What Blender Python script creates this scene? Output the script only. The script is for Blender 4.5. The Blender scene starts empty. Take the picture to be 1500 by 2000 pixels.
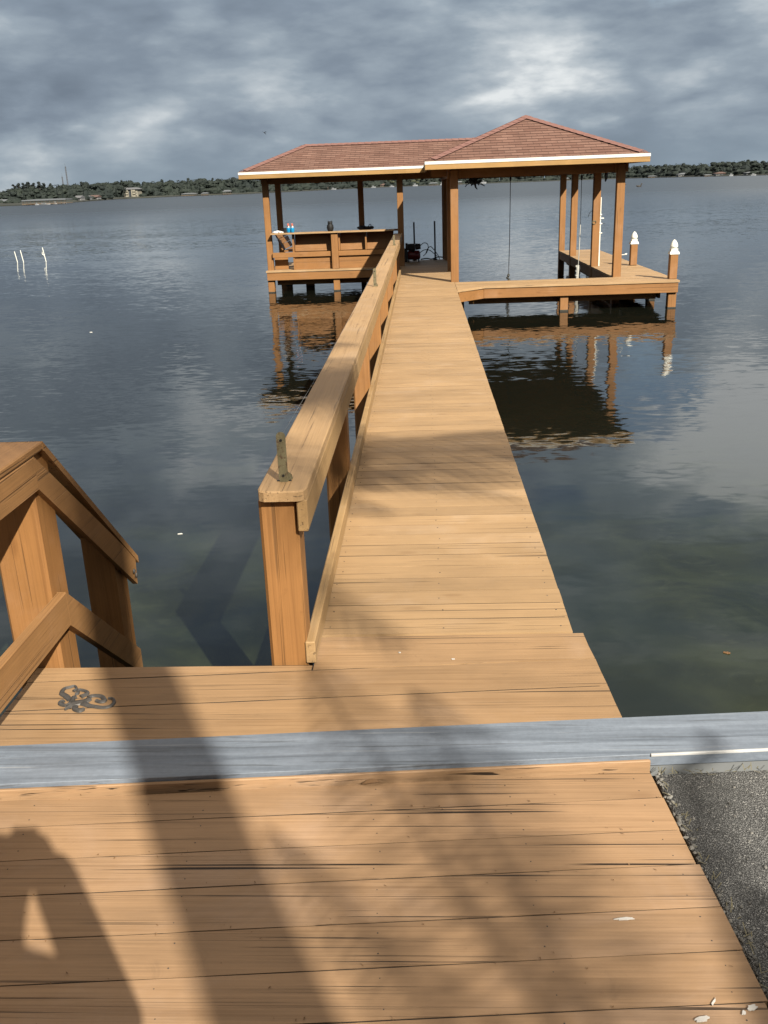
import bpy, bmesh, math, random
from mathutils import Vector, Matrix, noise as mnoise
random.seed(11)
PI = math.pi
sc = bpy.context.scene
C = sc.collection
WATER = -0.475

# ------------------------------------------------------------------ camera
CAM = Vector((0.0, 0.0, 1.7))
YAW, PITCH, ROLL = math.radians(-2.868), math.radians(19.5325), math.radians(2.119)
F = Vector((math.sin(YAW), math.cos(YAW), 0)); R0 = Vector((math.cos(YAW), -math.sin(YAW), 0)); U0 = Vector((0, 0, 1))
FWD = F * math.cos(PITCH) - U0 * math.sin(PITCH)
UP0 = U0 * math.cos(PITCH) + F * math.sin(PITCH)
RIGHT = R0 * math.cos(ROLL) - UP0 * math.sin(ROLL)
UP = R0 * math.sin(ROLL) + UP0 * math.cos(ROLL)
cd = bpy.data.cameras.new('camera'); cam = bpy.data.objects.new('camera', cd); C.objects.link(cam)
m = Matrix((RIGHT, UP, -FWD)).transposed().to_4x4(); m.translation = CAM
cam.matrix_world = m
cd.sensor_width = 36; cd.lens = 36 * 1800 / 2000; cd.clip_start = 0.01; cd.clip_end = 9000
sc.camera = cam

def ray(x, y): return FWD * 1800 + RIGHT * (x - 750) - UP * (y - 1000)
def far_at(x, y, Y):                         # surveyed point of the far shore at distance Y
    d = ray(x, y); return CAM + d * (Y / d.y)

# ------------------------------------------------------------------ sun, sky
SUN_AZ, SUN_EL = math.radians(28.5), math.radians(35)
SUN_DIR = Vector((math.sin(SUN_AZ) * math.cos(SUN_EL), -math.cos(SUN_AZ) * math.cos(SUN_EL), math.sin(SUN_EL)))
sl = bpy.data.lights.new('sun', 'SUN'); sl.energy = 5.0; sl.angle = math.radians(0.55); sl.color = (1.0, 0.94, 0.83)
so = bpy.data.objects.new('sun', sl); C.objects.link(so); so.location = (30, -55, 60)
so.rotation_euler = (-SUN_DIR).to_track_quat('-Z', 'Y').to_euler()

class NT:
    def __init__(s, tree): s.t = tree; s.n = tree.nodes; s.l = tree.links
    def new(s, typ, **kw):
        n = s.n.new(typ)
        for k, v in kw.items():
            if k.startswith('i_'):
                key = k[2:]; key = int(key) if key.isdigit() else key.replace('_', ' ')
                s.put(n.inputs[key], v)
            else: setattr(n, k, v)
        return n
    def put(s, inp, v):
        if isinstance(v, bpy.types.NodeSocket): s.l.new(v, inp)
        else: inp.default_value = v
    def math(s, op, a, b=0.0, c=0.0, clamp=False):
        n = s.n.new('ShaderNodeMath'); n.operation = op; n.use_clamp = clamp
        for i, v in enumerate((a, b, c)): s.put(n.inputs[i], v)
        return n.outputs[0]
    def vmath(s, op, a, b=(0, 0, 0)):
        n = s.n.new('ShaderNodeVectorMath'); n.operation = op
        s.put(n.inputs[0], a); s.put(n.inputs[1], b)
        return n.outputs['Value'] if op in ('DOT_PRODUCT', 'LENGTH', 'DISTANCE') else n.outputs[0]
    def scale(s, a, f):
        n = s.n.new('ShaderNodeVectorMath'); n.operation = 'SCALE'; s.put(n.inputs[0], a); s.put(n.inputs[3], f); return n.outputs[0]
    def mapr(s, v, a, b, c=0.0, d=1.0, smooth=True):
        n = s.n.new('ShaderNodeMapRange'); n.interpolation_type = 'SMOOTHSTEP' if smooth else 'LINEAR'
        for i, x in enumerate((v, a, b, c, d)): s.put(n.inputs[i], x)
        return n.outputs[0]
    def mix(s, f, a, b):
        n = s.n.new('ShaderNodeMix'); n.data_type = 'RGBA'
        s.put(n.inputs[0], f); s.put(n.inputs[6], a); s.put(n.inputs[7], b)
        return n.outputs[2]
    def mul(s, a, b):
        n = s.n.new('ShaderNodeMix'); n.data_type = 'RGBA'; n.blend_type = 'MULTIPLY'; n.inputs[0].default_value = 1
        s.put(n.inputs[6], a); s.put(n.inputs[7], b)
        return n.outputs[2]
    def noise(s, vec, scale, detail=4, rough=0.5, dist=0.0, out='Fac'):
        n = s.n.new('ShaderNodeTexNoise'); s.l.new(vec, n.inputs['Vector'])
        n.inputs['Scale'].default_value = scale; n.inputs['Detail'].default_value = detail
        n.inputs['Roughness'].default_value = rough; n.inputs['Distortion'].default_value = dist
        return n.outputs[out]

def col(c): return (c[0], c[1], c[2], 1.0)

w = bpy.data.worlds.new('World'); sc.world = w; w.use_nodes = True
W = NT(w.node_tree); W.n.clear()
geo = W.new('ShaderNodeTexCoord').outputs['Generated']
sky = W.new('ShaderNodeTexSky', sky_type='NISHITA', sun_disc=False, sun_elevation=SUN_EL, sun_rotation=math.radians(151.5), air_density=1.0, dust_density=1.0)
sep = W.new('ShaderNodeSeparateXYZ'); W.l.new(geo, sep.inputs[0]); dz = sep.outputs['Z']
mp = W.new('ShaderNodeMapping'); W.l.new(geo, mp.inputs[0]); mp.inputs['Scale'].default_value = (1.0, 1.0, 2.9); mp.inputs['Location'].default_value = (3.1, 1.7, 0.4)
cv = mp.outputs[0]
n1 = W.noise(cv, 5.2, 7, 0.50, 0.1)          # cloud masses
n2 = W.noise(cv, 15.0, 6, 0.50, 0.1)           # billows
n3 = W.noise(cv, 2.2, 3, 0.5)                  # very large
bil = W.math('ABSOLUTE', W.math('SUBTRACT', W.math('MULTIPLY', W.noise(cv, 11.0, 5, 0.48, 0.0), 2.0), 1.0))
dens = W.math('ADD', W.math('MULTIPLY', W.math('SUBTRACT', bil, 0.2), 0.16), W.math('ADD', W.math('MULTIPLY', n1, 0.60), W.math('ADD', W.math('MULTIPLY', n2, 0.26), W.math('MULTIPLY', n3, 0.14))))
warp = W.scale(W.vmath('SUBTRACT', W.noise(cv, 9.0, 6, 0.55, 0.1, 'Color'), (0.5, 0.5, 0.5)), 0.16)
wd = W.vmath('NORMALIZE', W.vmath('ADD', geo, warp))
def patch(px, py, r_in, r_out):
    d = ray(px, py).normalized()
    return W.mapr(W.vmath('DISTANCE', wd, tuple(d)), r_out, r_in)
def mirrored(px, py, r_in, r_out):
    d = ray(px, py).normalized(); d.z = -d.z
    return W.mapr(W.vmath('DISTANCE', wd, tuple(d)), r_out, r_in)
lum = W.mapr(dens, 0.34, 0.67, 0.06, 0.88, False)
for (px, py, a, b, amt) in SKY_PATCHES if 'SKY_PATCHES' in globals() else (
        (1060, 100, 0.01, 0.085, 0.34), (960, 120, 0.01, 0.10, 0.10), (880, 120, 0.01, 0.10, 0.12), (60, 275, 0.005, 0.055, 0.36), (340, 190, 0.01, 0.10, 0.12), (620, 200, 0.01, 0.12, 0.14), (560, 250, 0.01, 0.06, 0.16), (1350, 235, 0.01, 0.06, 0.18), (1160, 255, 0.005, 0.03, 0.2),
        (430, 95, 0.02, 0.16, -0.22), (60, 160, 0.02, 0.12, -0.22), (1390, 95, 0.02, 0.13, -0.12), (720, 60, 0.01, 0.12, -0.12)):
    lum = W.math('ADD', lum, W.math('MULTIPLY', patch(px, py, a, b), amt))
for (px, py, a, b, amt) in ((1420, 850, 0.02, 0.15, 0.55), (1480, 650, 0.02, 0.12, 0.28), (430, 850, 0.02, 0.12, 0.36), (150, 560, 0.02, 0.16, 0.14), (500, 580, 0.02, 0.10, 0.24), (180, 950, 0.02, 0.10, -0.12)):
    lum = W.math('ADD', lum, W.math('MULTIPLY', mirrored(px, py, a, b), amt))
ramp = W.new('ShaderNodeValToRGB'); W.l.new(lum, ramp.inputs[0])
cr = ramp.color_ramp
cr.elements[0].position = 0.0; cr.elements[0].color = (0.150, 0.187, 0.235, 1)
cr.elements[1].position = 1.0; cr.elements[1].color = (0.66, 0.69, 0.70, 1)
for p, c in ((0.3, (0.198, 0.243, 0.298)), (0.55, (0.277, 0.33, 0.382)), (0.78, (0.415, 0.462, 0.50))):
    e = cr.elements.new(p); e.color = col(c)
hz = W.mapr(dz, 0.0, 0.075, 1.0, 0.0)
cloud = W.mix(W.math('MULTIPLY', hz, 0.55), ramp.outputs[0], (0.225, 0.285, 0.335, 1))
skyc = W.scale(sky.outputs[0], 0.10)
cloud = W.scale(cloud, W.mapr(dz, 0.13, 0.30, 0.93, 1.45))
overhead = W.mapr(dz, 0.42, 0.72)
cloud = W.mix(overhead, cloud, (0.84, 0.74, 0.62, 1))
bluegap = W.math('MULTIPLY', mirrored(1265, 770, 0.012, 0.060), 0.85)
# gaps of blue between the clouds, higher up than the picture shows
gap = W.math('MULTIPLY', W.mapr(W.noise(cv, 3.3, 6, 0.55, 0.3), 0.53, 0.60), W.mapr(dz, 0.24, 0.32))
final = W.mix(W.math('MAXIMUM', W.math('MULTIPLY', gap, 0.45), bluegap), cloud, skyc)
bg = W.new('ShaderNodeBackground'); W.l.new(final, bg.inputs[0]); bg.inputs[1].default_value = 0.55
wo = W.new('ShaderNodeOutputWorld'); W.l.new(bg.outputs[0], wo.inputs[0])

# ------------------------------------------------------------------ materials
def mat(name):
    m = bpy.data.materials.new(name); m.use_nodes = True
    t = NT(m.node_tree); t.n.clear()
    b = t.new('ShaderNodeBsdfPrincipled'); o = t.new('ShaderNodeOutputMaterial'); t.l.new(b.outputs[0], o.inputs[0])
    return m, t, b

def plain(name, c, rough=0.6, metal=0.0, var=0.12, scale=8.0, bump=0.0, spec=0.4):
    m, t, b = mat(name)
    tc = t.new('ShaderNodeTexCoord').outputs['Object']
    n = t.noise(tc, scale, 5, 0.6)
    v = t.mapr(n, 0.25, 0.75, 1 - var, 1 + var, False)
    cc = t.scale(t.new('ShaderNodeRGB').outputs[0], v); t.n['RGB'].outputs[0].default_value = col(c)
    t.l.new(cc, b.inputs['Base Color'])
    b.inputs['Roughness'].default_value = rough; b.inputs['Metallic'].default_value = metal
    b.inputs['Specular IOR Level'].default_value = spec
    if bump:
        bp = t.new('ShaderNodeBump', i_Strength=0.6, i_Distance=bump); t.l.new(n, bp.inputs['Height']); t.l.new(bp.outputs[0], b.inputs['Normal'])
    return m

def wood(name, c, axis='X', crack=0.6, var=0.10, fine=1.0, grime=0.25, island=True, rough=0.62, chips=False):
    """Solid-stained, weathered softwood; grain runs along axis."""
    m, t, b = mat(name)
    tc = t.new('ShaderNodeTexCoord').outputs['Object']
    gi = t.new('ShaderNodeNewGeometry').outputs['Random Per Island']
    if island:
        off = t.new('ShaderNodeCombineXYZ'); 
        t.put(off.inputs[0], t.math('MULTIPLY', gi, 37.0)); t.put(off.inputs[1], t.math('MULTIPLY', gi, 61.0)); t.put(off.inputs[2], t.math('MULTIPLY', gi, 13.0))
        tc2 = t.vmath('ADD', tc, off.outputs[0])
    else: tc2 = tc
    def stretched(a, cscale):
        mpn = t.new('ShaderNodeMapping'); t.l.new(tc2, mpn.inputs[0])
        s = {'X': (a, cscale, cscale), 'Y': (cscale, a, cscale), 'Z': (cscale, cscale, a)}[axis]
        mpn.inputs['Scale'].default_value = s; return mpn.outputs[0]
    g1 = t.noise(stretched(1.3, 26 * fine), 1.0, 6, 0.62, 0.9)
    g2 = t.noise(stretched(2.2, 170 * fine), 1.0, 4, 0.65, 0.3)
    gl = t.noise(stretched(0.9, 95 * fine), 1.0, 3, 0.55, 0.8)
    glm = t.math('MULTIPLY', t.mapr(gl, 0.54, 0.66), t.mapr(t.noise(stretched(1.1, 5), 1.0, 3, 0.5), 0.38, 0.62))
    bl = t.noise(tc2, 3.2, 5, 0.6, 0.3)
    bl2 = t.noise(tc, 0.9, 4, 0.55, 0.2)
    ck = t.noise(stretched(0.40, 62 * fine), 1.0, 2, 0.45, 0.7)
    ckm = t.math('MULTIPLY', t.mapr(ck, 0.645, 0.675), t.mapr(t.noise(stretched(1.6, 9), 1.0, 2, 0.5), 0.44, 0.58))
    ck2 = t.noise(stretched(0.75, 130 * fine), 1.0, 2, 0.5, 0.6)
    ckm2 = t.math('MULTIPLY', t.mapr(ck2, 0.61, 0.70), t.mapr(t.noise(stretched(1.2, 7), 1.0, 3, 0.5), 0.48, 0.62))
    ckm = t.math('MAXIMUM', ckm, t.math('MULTIPLY', ckm2, 0.75))
    # knots: sparse voronoi blobs
    vm = t.new('ShaderNodeTexVoronoi', feature='F1'); t.l.new(stretched(2.4, 6.5), vm.inputs['Vector']); vm.inputs['Scale'].default_value = 1.0
    kn = t.mapr(vm.outputs['Distance'], 0.16, 0.05)
    v = t.math('ADD', t.mapr(g1, 0.2, 0.8, -var, var, False), t.mapr(g2, 0.25, 0.75, -0.13, 0.13, False))
    v = t.math('ADD', v, t.mapr(bl, 0.25, 0.75, -0.10, 0.10, False))
    v = t.math('ADD', v, t.mapr(bl2, 0.3, 0.7, -0.09, 0.09, False))
    if island: v = t.math('ADD', v, t.math('MULTIPLY', t.math('SUBTRACT', gi, 0.5), 0.20))
    v = t.math('ADD', v, 1.0)
    rgb = t.new('ShaderNodeRGB'); rgb.outputs[0].default_value = col(c)
    worn = (c[0] * 1.10 + .015, c[1] * 1.16 + .016, c[2] * 1.30 + .02, 1)
    base = t.mix(t.math('MULTIPLY', t.mapr(t.noise(tc2, 1.7, 6, 0.65, 0.5), 0.50, 0.72), 0.55), rgb.outputs[0], worn)
    base = t.scale(base, v)
    base = t.mix(t.math('MULTIPLY', glm, 0.34), base, (c[0] * .50, c[1] * .43, c[2] * .36, 1))
    base = t.mix(t.math('MULTIPLY', kn, 0.35), base, (c[0] * .5, c[1] * .42, c[2] * .35, 1))
    base = t.mix(t.math('MULTIPLY', t.mapr(t.noise(tc2, 11.0, 7, 0.7, 0.8), 0.60, 0.78), grime), base, (c[0] * .42, c[1] * .42, c[2] * .45, 1))
    base = t.mix(t.math('MULTIPLY', ckm, crack), base, (0.022, 0.013, 0.007, 1))
    if chips:
        ch = t.math('MULTIPLY', t.mapr(t.noise(stretched(14, 60), 1.0, 5, 0.7), 0.735, 0.76), t.mapr(t.noise(tc, 1.6, 2, 0.5), 0.56, 0.66))
        base = t.mix(t.math('MULTIPLY', ch, 0.55), base, (0.40, 0.36, 0.32, 1))
    t.l.new(base, b.inputs['Base Color'])
    b.inputs['Roughness'].default_value = rough; b.inputs['Specular IOR Level'].default_value = 0.28
    h = t.math('SUBTRACT', t.math('ADD', t.math('MULTIPLY', g1, 0.5), t.math('MULTIPLY', g2, 0.35)), t.math('MULTIPLY', ckm, 1.6))
    bp = t.new('ShaderNodeBump', i_Strength=0.55, i_Distance=0.0035); t.l.new(h, bp.inputs['Height']); t.l.new(bp.outputs[0], b.inputs['Normal'])
    return m

TAN = (0.2744, 0.1757, 0.0883)
TAN_NEAR = (0.2396, 0.1473, 0.0787)
PAINT = (0.1906, 0.0887, 0.0278)
M = {}
M['deck'] = wood('tan_deck_boards', TAN, 'X', 0.60, 0.07, grime=0.14)
M['deck_near'] = wood('worn_tan_boards', TAN_NEAR, 'X', 1.0, 0.13, grime=0.26, chips=True)
M['platform'] = wood('platform_boards', (0.2495, 0.1533, 0.0769), 'X', 0.95, 0.12, grime=0.32)
M['rail_top'] = wood('rail_cap_wood', (0.2663, 0.1677, 0.0812), 'Y', 0.6, 0.08, grime=0.25)
M['rail_side'] = wood('rail_board_wood', (0.2461, 0.1528, 0.0659), 'Y', 0.5, 0.08, grime=0.2)
M['post'] = wood('painted_post', PAINT, 'Z', 0.40, 0.06, fine=0.7, grime=0.25)
M['beam_x'] = wood('painted_beam', PAINT, 'X', 0.35, 0.08, grime=0.22)
M['beam_y'] = wood('painted_beam_long', PAINT, 'Y', 0.35, 0.08, grime=0.22)
M['stairrail'] = wood('stair_rail_wood', (0.2022, 0.1037, 0.0385), 'Y', 0.55, 0.09, grime=0.3)
M['fascia'] = wood('fascia_wood', (0.2524, 0.1454, 0.0494), 'X', 0.2, 0.06, grime=0.12)
M['white'] = plain('white_paint', (0.50, 0.49, 0.45), 0.5, var=0.12, scale=6)
M['dark_gap'] = plain('dark_seam_dirt_shade', (0.016, 0.011, 0.008), 0.95, var=0.5, scale=40)  # seam dirt, with the shade between boards painted in as well
M['lip'] = plain('lit_white_edge', (0.34, 0.34, 0.33), 0.5, var=0.35, scale=4)  # paler than the cap: its sunlit edge is put into this colour
M['pvc'] = plain('white_plastic', (0.60, 0.59, 0.52), 0.35, var=0.06, scale=30)
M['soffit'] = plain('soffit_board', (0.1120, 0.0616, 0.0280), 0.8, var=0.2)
M['black'] = plain('black_rubber', (0.007, 0.007, 0.0075), 0.5, var=0.3)
M['darkmetal'] = plain('dark_steel', (0.03, 0.03, 0.03), 0.45, 0.6, var=0.3)
M['red'] = plain('red_paint', (0.09, 0.007, 0.008), 0.35, var=0.15)
M['blue_fluid'] = plain('blue_liquid', (0.006, 0.15, 0.30), 0.2, var=0.1)
M['orange_cap'] = plain('orange_plastic', (0.45, 0.13, 0.09), 0.4, var=0.05)
M['rag'] = plain('white_cloth', (0.48, 0.48, 0.48), 0.9, var=0.1, scale=40)
M['rope_white'] = plain('white_rope', (0.36, 0.35, 0.31), 0.85, var=0.15, scale=60, bump=0.004)
M['cable'] = plain('steel_cable', (0.07, 0.07, 0.075), 0.5, 0.5, var=0.3, scale=60)
M['gecko'] = plain('weathered_brown_metal', (0.066, 0.061, 0.056), 0.5, 0.35, var=0.4, scale=45)
M['weed'] = plain('wet_algae_stain', (0.02, 0.018, 0.012), 0.6, var=0.4, scale=20)
M['skin'] = plain('skin', (0.50, 0.30, 0.22), 0.5, var=0.05)
M['shirt'] = plain('navy_cloth', (0.05, 0.07, 0.13), 0.9, var=0.1, scale=60)
M['trousers'] = plain('grey_trousers', (0.10, 0.10, 0.11), 0.9, var=0.1, scale=60)
M['hair'] = plain('brown_hair', (0.05, 0.03, 0.02), 0.7, var=0.3, scale=90)

def rust_mat():
    m, t, b = mat('rusty_galvanised_steel')
    tc = t.new('ShaderNodeTexCoord').outputs['Object']
    n = t.noise(tc, 38, 6, 0.7); n2 = t.noise(tc, 150, 4, 0.6)
    c = t.mix(t.mapr(n, 0.50, 0.62), (0.115, 0.098, 0.052, 1), (0.048, 0.017, 0.007, 1))
    c = t.mix(t.mapr(n2, 0.55, 0.7), c, (0.17, 0.15, 0.085, 1))
    t.l.new(c, b.inputs['Base Color']); b.inputs['Roughness'].default_value = 0.75; b.inputs['Metallic'].default_value = 0.25
    bp = t.new('ShaderNodeBump', i_Strength=0.5, i_Distance=0.001); t.l.new(n2, bp.inputs['Height']); t.l.new(bp.outputs[0], b.inputs['Normal'])
    return m
M['rust'] = rust_mat()

def shingle_mat():
    m, t, b = mat('red_brown_shingles')
    uv = t.new('ShaderNodeUVMap').outputs[0]
    br = t.new('ShaderNodeTexBrick', offset=0.5, offset_frequency=2, squash=1.0)
    t.l.new(uv, br.inputs['Vector'])
    br.inputs['Color1'].default_value = (0.108, 0.056, 0.041, 1); br.inputs['Color2'].default_value = (0.148, 0.084, 0.063, 1)
    br.inputs['Mortar'].default_value = (0.062, 0.034, 0.026, 1)  # darker lines: shingle joints, with shade under each course painted in
    br.inputs['Scale'].default_value = 1.0; br.inputs['Mortar Size'].default_value = 0.005; br.inputs['Brick Width'].default_value = 0.21
    br.inputs['Row Height'].default_value = 0.125; br.inputs['Mortar Smooth'].default_value = 0.3; br.inputs['Bias'].default_value = 0.0
    n = t.noise(uv, 1.6, 5, 0.6); g = t.noise(uv, 160, 3, 0.7)
    v = t.math('ADD', t.mapr(n, 0.25, 0.75, -0.20, 0.20, False), t.mapr(g, 0.3, 0.7, 0.72, 1.28, False))
    t.l.new(t.scale(br.outputs['Color'], v), b.inputs['Base Color'])
    b.inputs['Roughness'].default_value = 0.9; b.inputs['Specular IOR Level'].default_value = 0.2
    return m
M['shingle'] = shingle_mat()
M['ridge'] = plain('ridge_shingles', (0.1400, 0.0683, 0.0549), 0.9, var=0.25, scale=14)

def cap_mat():
    m, t, b = mat('weathered_grey_cap')
    tc = t.new('ShaderNodeTexCoord').outputs['Object']
    mpn = t.new('ShaderNodeMapping'); t.l.new(tc, mpn.inputs[0]); mpn.inputs['Scale'].default_value = (0.9, 16, 16)
    n = t.noise(mpn.outputs[0], 1.0, 6, 0.6, 0.8); 
    mp2 = t.new('ShaderNodeMapping'); t.l.new(tc, mp2.inputs[0]); mp2.inputs['Scale'].default_value = (1.6, 70, 70)
    n2 = t.noise(mp2.outputs[0], 1.0, 4, 0.6, 0.5)
    n3 = t.noise(tc, 60, 4, 0.6)
    c = t.mix(t.mapr(n, 0.30, 0.70, 0, 1, False), (0.074, 0.088, 0.108, 1), (0.165, 0.19, 0.225, 1))
    c = t.mix(t.math('MULTIPLY', t.mapr(n2, 0.62, 0.72), 0.5), c, (0.30, 0.30, 0.295, 1))
    c = t.mix(t.math('MULTIPLY', t.mapr(n2, 0.42, 0.33), 0.6), c, (0.042, 0.045, 0.048, 1))
    c = t.scale(c, t.mapr(n3, 0.2, 0.8, 0.88, 1.12, False))
    t.l.new(c, b.inputs['Base Color']); b.inputs['Roughness'].default_value = 0.55; b.inputs['Metallic'].default_value = 0.0
    bp = t.new('ShaderNodeBump', i_Strength=0.25, i_Distance=0.002); t.l.new(n2, bp.inputs['Height']); t.l.new(bp.outputs[0], b.inputs['Normal'])
    return m
M['cap'] = cap_mat()

def aggregate_mat():
    m, t, b = mat('exposed_aggregate_concrete')
    tc = t.new('ShaderNodeTexCoord').outputs['Object']
    v = t.new('ShaderNodeTexVoronoi', feature='F1', i_Scale=250.0); t.l.new(tc, v.inputs['Vector'])
    v2 = t.new('ShaderNodeTexVoronoi', feature='F1', i_Scale=110.0); t.l.new(tc, v2.inputs['Vector'])
    big = t.noise(tc, 2.6, 6, 0.65, 0.4)
    sr = t.new('ShaderNodeSeparateColor'); t.l.new(v.outputs['Color'], sr.inputs[0])
    sr2 = t.new('ShaderNodeSeparateColor'); t.l.new(v2.outputs['Color'], sr2.inputs[0])
    stone = t.mix(sr.outputs[0], (0.060, 0.059, 0.056, 1), (0.150, 0.147, 0.140, 1))
    stone = t.mix(t.math('MULTIPLY', t.mapr(sr2.outputs[1], 0.70, 0.85), t.mapr(v2.outputs['Distance'], 0.48, 0.36)), stone, (0.24, 0.232, 0.215, 1))
    dark_gap = (0.022, 0.022, 0.020, 1)
    c = t.mix(t.mapr(v.outputs['Distance'], 0.30, 0.62), stone, dark_gap)
    c = t.scale(c, t.mapr(big, 0.30, 0.70, 0.55, 1.9, False))
    t.l.new(c, b.inputs['Base Color']); b.inputs['Roughness'].default_value = 0.85
    bp = t.new('ShaderNodeBump', i_Strength=1.0, i_Distance=0.004, invert=True); t.l.new(v.outputs['Distance'], bp.inputs['Height']); t.l.new(bp.outputs[0], b.inputs['Normal'])
    return m
M['aggregate'] = aggregate_mat()

def water_mat():
    m, t, b = mat('lake_water')
    pos = t.new('ShaderNodeNewGeometry').outputs['Position']
    s = t.new('ShaderNodeSeparateXYZ'); t.l.new(pos, s.inputs[0])
    def mp(sx, sy, off=0.0, rot=0.0):
        n = t.new('ShaderNodeMapping'); t.l.new(pos, n.inputs[0]); n.inputs['Scale'].default_value = (sx, sy, 1); n.inputs['Location'].default_value = (off, off * 1.7, 0)
        n.inputs['Rotation'].default_value = (0, 0, rot); return n.outputs[0]
    def slope(vec, scale, detail, amp, rough=0.5, dist=0.0):
        c = t.vmath('SUBTRACT', t.noise(vec, scale, detail, rough, dist, 'Color'), (0.5, 0.5, 0.5))
        return t.vmath('MULTIPLY', c, (amp * 0.8, amp, 0.0))
    far = t.mapr(s.outputs['Y'], 14.0, 60.0)
    farther = t.mapr(s.outputs['Y'], 40.0, 220.0)
    wind = t.mapr(t.noise(mp(0.035, 0.16, 5.0), 1.0, 4, 0.55, 0.6), 0.36, 0.64, 0.25, 1.25)
    lee = t.mapr(t.noise(mp(0.10, 0.30, 2.0), 1.0, 3, 0.5, 0.5), 0.35, 0.65, 0.5, 1.25)
    a = slope(mp(1.9, 4.6), 1.0, 2, 0.050, 0.5, 0.3)            # slow swell
    b2 = slope(mp(5.5, 13.0, 3.0, 0.10), 1.0, 3, 0.10, 0.5, 0.4)   # ripples
    c2 = slope(mp(0.5, 1.4, 9.0, -0.06), 1.0, 2, 0.035)
    near = t.scale(t.vmath('ADD', t.vmath('ADD', a, b2), c2), t.math('MULTIPLY', lee, t.math('ADD', t.mapr(s.outputs['Y'], 5.0, 11.0, 0.22, 1.0), 0.0)))
    d1 = slope(mp(1.6, 3.4, 4.0, 0.12), 1.0, 4, 0.55, 0.6, 0.3)
    d2 = slope(mp(4.0, 7.0, 6.0, -0.1), 1.0, 3, 0.25, 0.6)
    farv = t.scale(t.vmath('ADD', d1, d2), t.math('MULTIPLY', wind, t.math('ADD', 0.55, t.math('MULTIPLY', farther, 0.45))))
    sl = t.vmath('ADD', near, t.scale(farv, far))
    nrm = t.vmath('NORMALIZE', t.vmath('ADD', sl, (0, 0, 1)))
    t.l.new(nrm, b.inputs['Normal'])
    # murky shallow water: greenish, with drifting weed swirls near the shore
    sw = t.noise(mp(0.9, 1.3, 7.0), 1.0, 6, 0.6, 2.2); sw2 = t.noise(mp(0.35, 0.6, 1.0), 1.0, 4, 0.55, 0.8)
    sw3 = t.noise(mp(2.2, 3.6, 2.0), 1.0, 5, 0.6, 3.5)
    shal = t.mapr(s.outputs['Y'], 3.5, 10.0, 1.0, 0.0)
    cA = t.mix(t.mapr(sw, 0.35, 0.7), (0.0088, 0.0108, 0.0055, 1), (0.0185, 0.0225, 0.0095, 1))
    cA = t.mix(t.math('MULTIPLY', t.mapr(sw3, 0.56, 0.68), 0.35), cA, (0.026, 0.030, 0.015, 1))
    cA = t.mix(t.mapr(sw2, 0.40, 0.62), cA, (0.0062, 0.0095, 0.0068, 1))
    cB = (0.0050, 0.0056, 0.0038, 1)
    t.l.new(t.mix(shal, cB, cA), b.inputs['Base Color'])
    t.l.new(t.mapr(s.outputs['Y'], 25.0, 160.0, 0.035, 0.30), b.inputs['Roughness']); b.inputs['IOR'].default_value = 1.333; b.inputs['Specular IOR Level'].default_value = 0.5
    return m
M['water'] = water_mat()
M['bank'] = plain('lake_bank', (0.019, 0.021, 0.015), 0.95, var=0.4, scale=0.05)
M['soil'] = plain('sandy_ground', (0.10, 0.085, 0.05), 0.95, var=0.35, scale=6)

def leaf_mat(name, c1, c2, scale=0.12):
    m, t, b = mat(name)
    gi = t.new('ShaderNodeNewGeometry').outputs['Random Per Island']
    pos = t.new('ShaderNodeNewGeometry').outputs['Position']
    n = t.noise(pos, scale, 4, 0.6)
    f = t.math('ADD', t.math('MULTIPLY', gi, 0.6), t.mapr(n, 0.3, 0.7, -0.1, 0.5, False), clamp=True)
    t.l.new(t.mix(f, col(c1), col(c2)), b.inputs['Base Color']); b.inputs['Roughness'].default_value = 0.75; b.inputs['Specular IOR Level'].default_value = 0.2
    return m
M['leaf'] = leaf_mat('mixed_foliage', (0.0085, 0.0125, 0.0115), (0.0165, 0.0220, 0.0165), 0.02)  # both dark foliage colours have cloud shade and bluish haze put in
M['leaf_dark'] = leaf_mat('dark_foliage', (0.0065, 0.0095, 0.0095), (0.0125, 0.0170, 0.0140))
M['leaf_pale'] = leaf_mat('pale_foliage', (0.034, 0.040, 0.024), (0.066, 0.070, 0.038))
M['stone'] = leaf_mat('loose_stone', (0.035, 0.034, 0.03), (0.20, 0.19, 0.17), 30)
M['frond'] = leaf_mat('palm_frond', (0.035, 0.06, 0.015), (0.09, 0.12, 0.03), 2.0)
M['frond_dry'] = leaf_mat('dry_frond', (0.16, 0.11, 0.06), (0.28, 0.20, 0.11), 2.0)
M['bark'] = plain('grey_bark', (0.11, 0.09, 0.07), 0.95, var=0.35, scale=14, bump=0.02)
M['trunk_far'] = plain('far_trunk', (0.05, 0.042, 0.034), 0.95)
for nm, c in dict(house_white=(0.15, 0.149, 0.145), house_grey=(0.13, 0.135, 0.135), house_cream=(0.19, 0.175, 0.135), house_tan=(0.13, 0.095, 0.065), roof_grey=(0.095, 0.097, 0.10),
                  roof_brown=(0.085, 0.052, 0.042), roof_metal=(0.085, 0.092, 0.098), window_dark=(0.02, 0.024, 0.028), boat_white=(0.19, 0.197, 0.205), boat_blue=(0.05, 0.08, 0.16),
                  tower=(0.05, 0.05, 0.055), duck=(0.03, 0.025, 0.02), bird=(0.015, 0.015, 0.016), owl=(0.0015, 0.0015, 0.0015), leafdry=(0.12, 0.062, 0.024), paintmark=(0.40, 0.38, 0.35),
                  straw=(0.12, 0.105, 0.06), bundle=(0.02, 0.02, 0.022)).items():
    M[nm] = plain(nm + '_surface', c, 0.7, var=0.10, scale=1.5)

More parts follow.
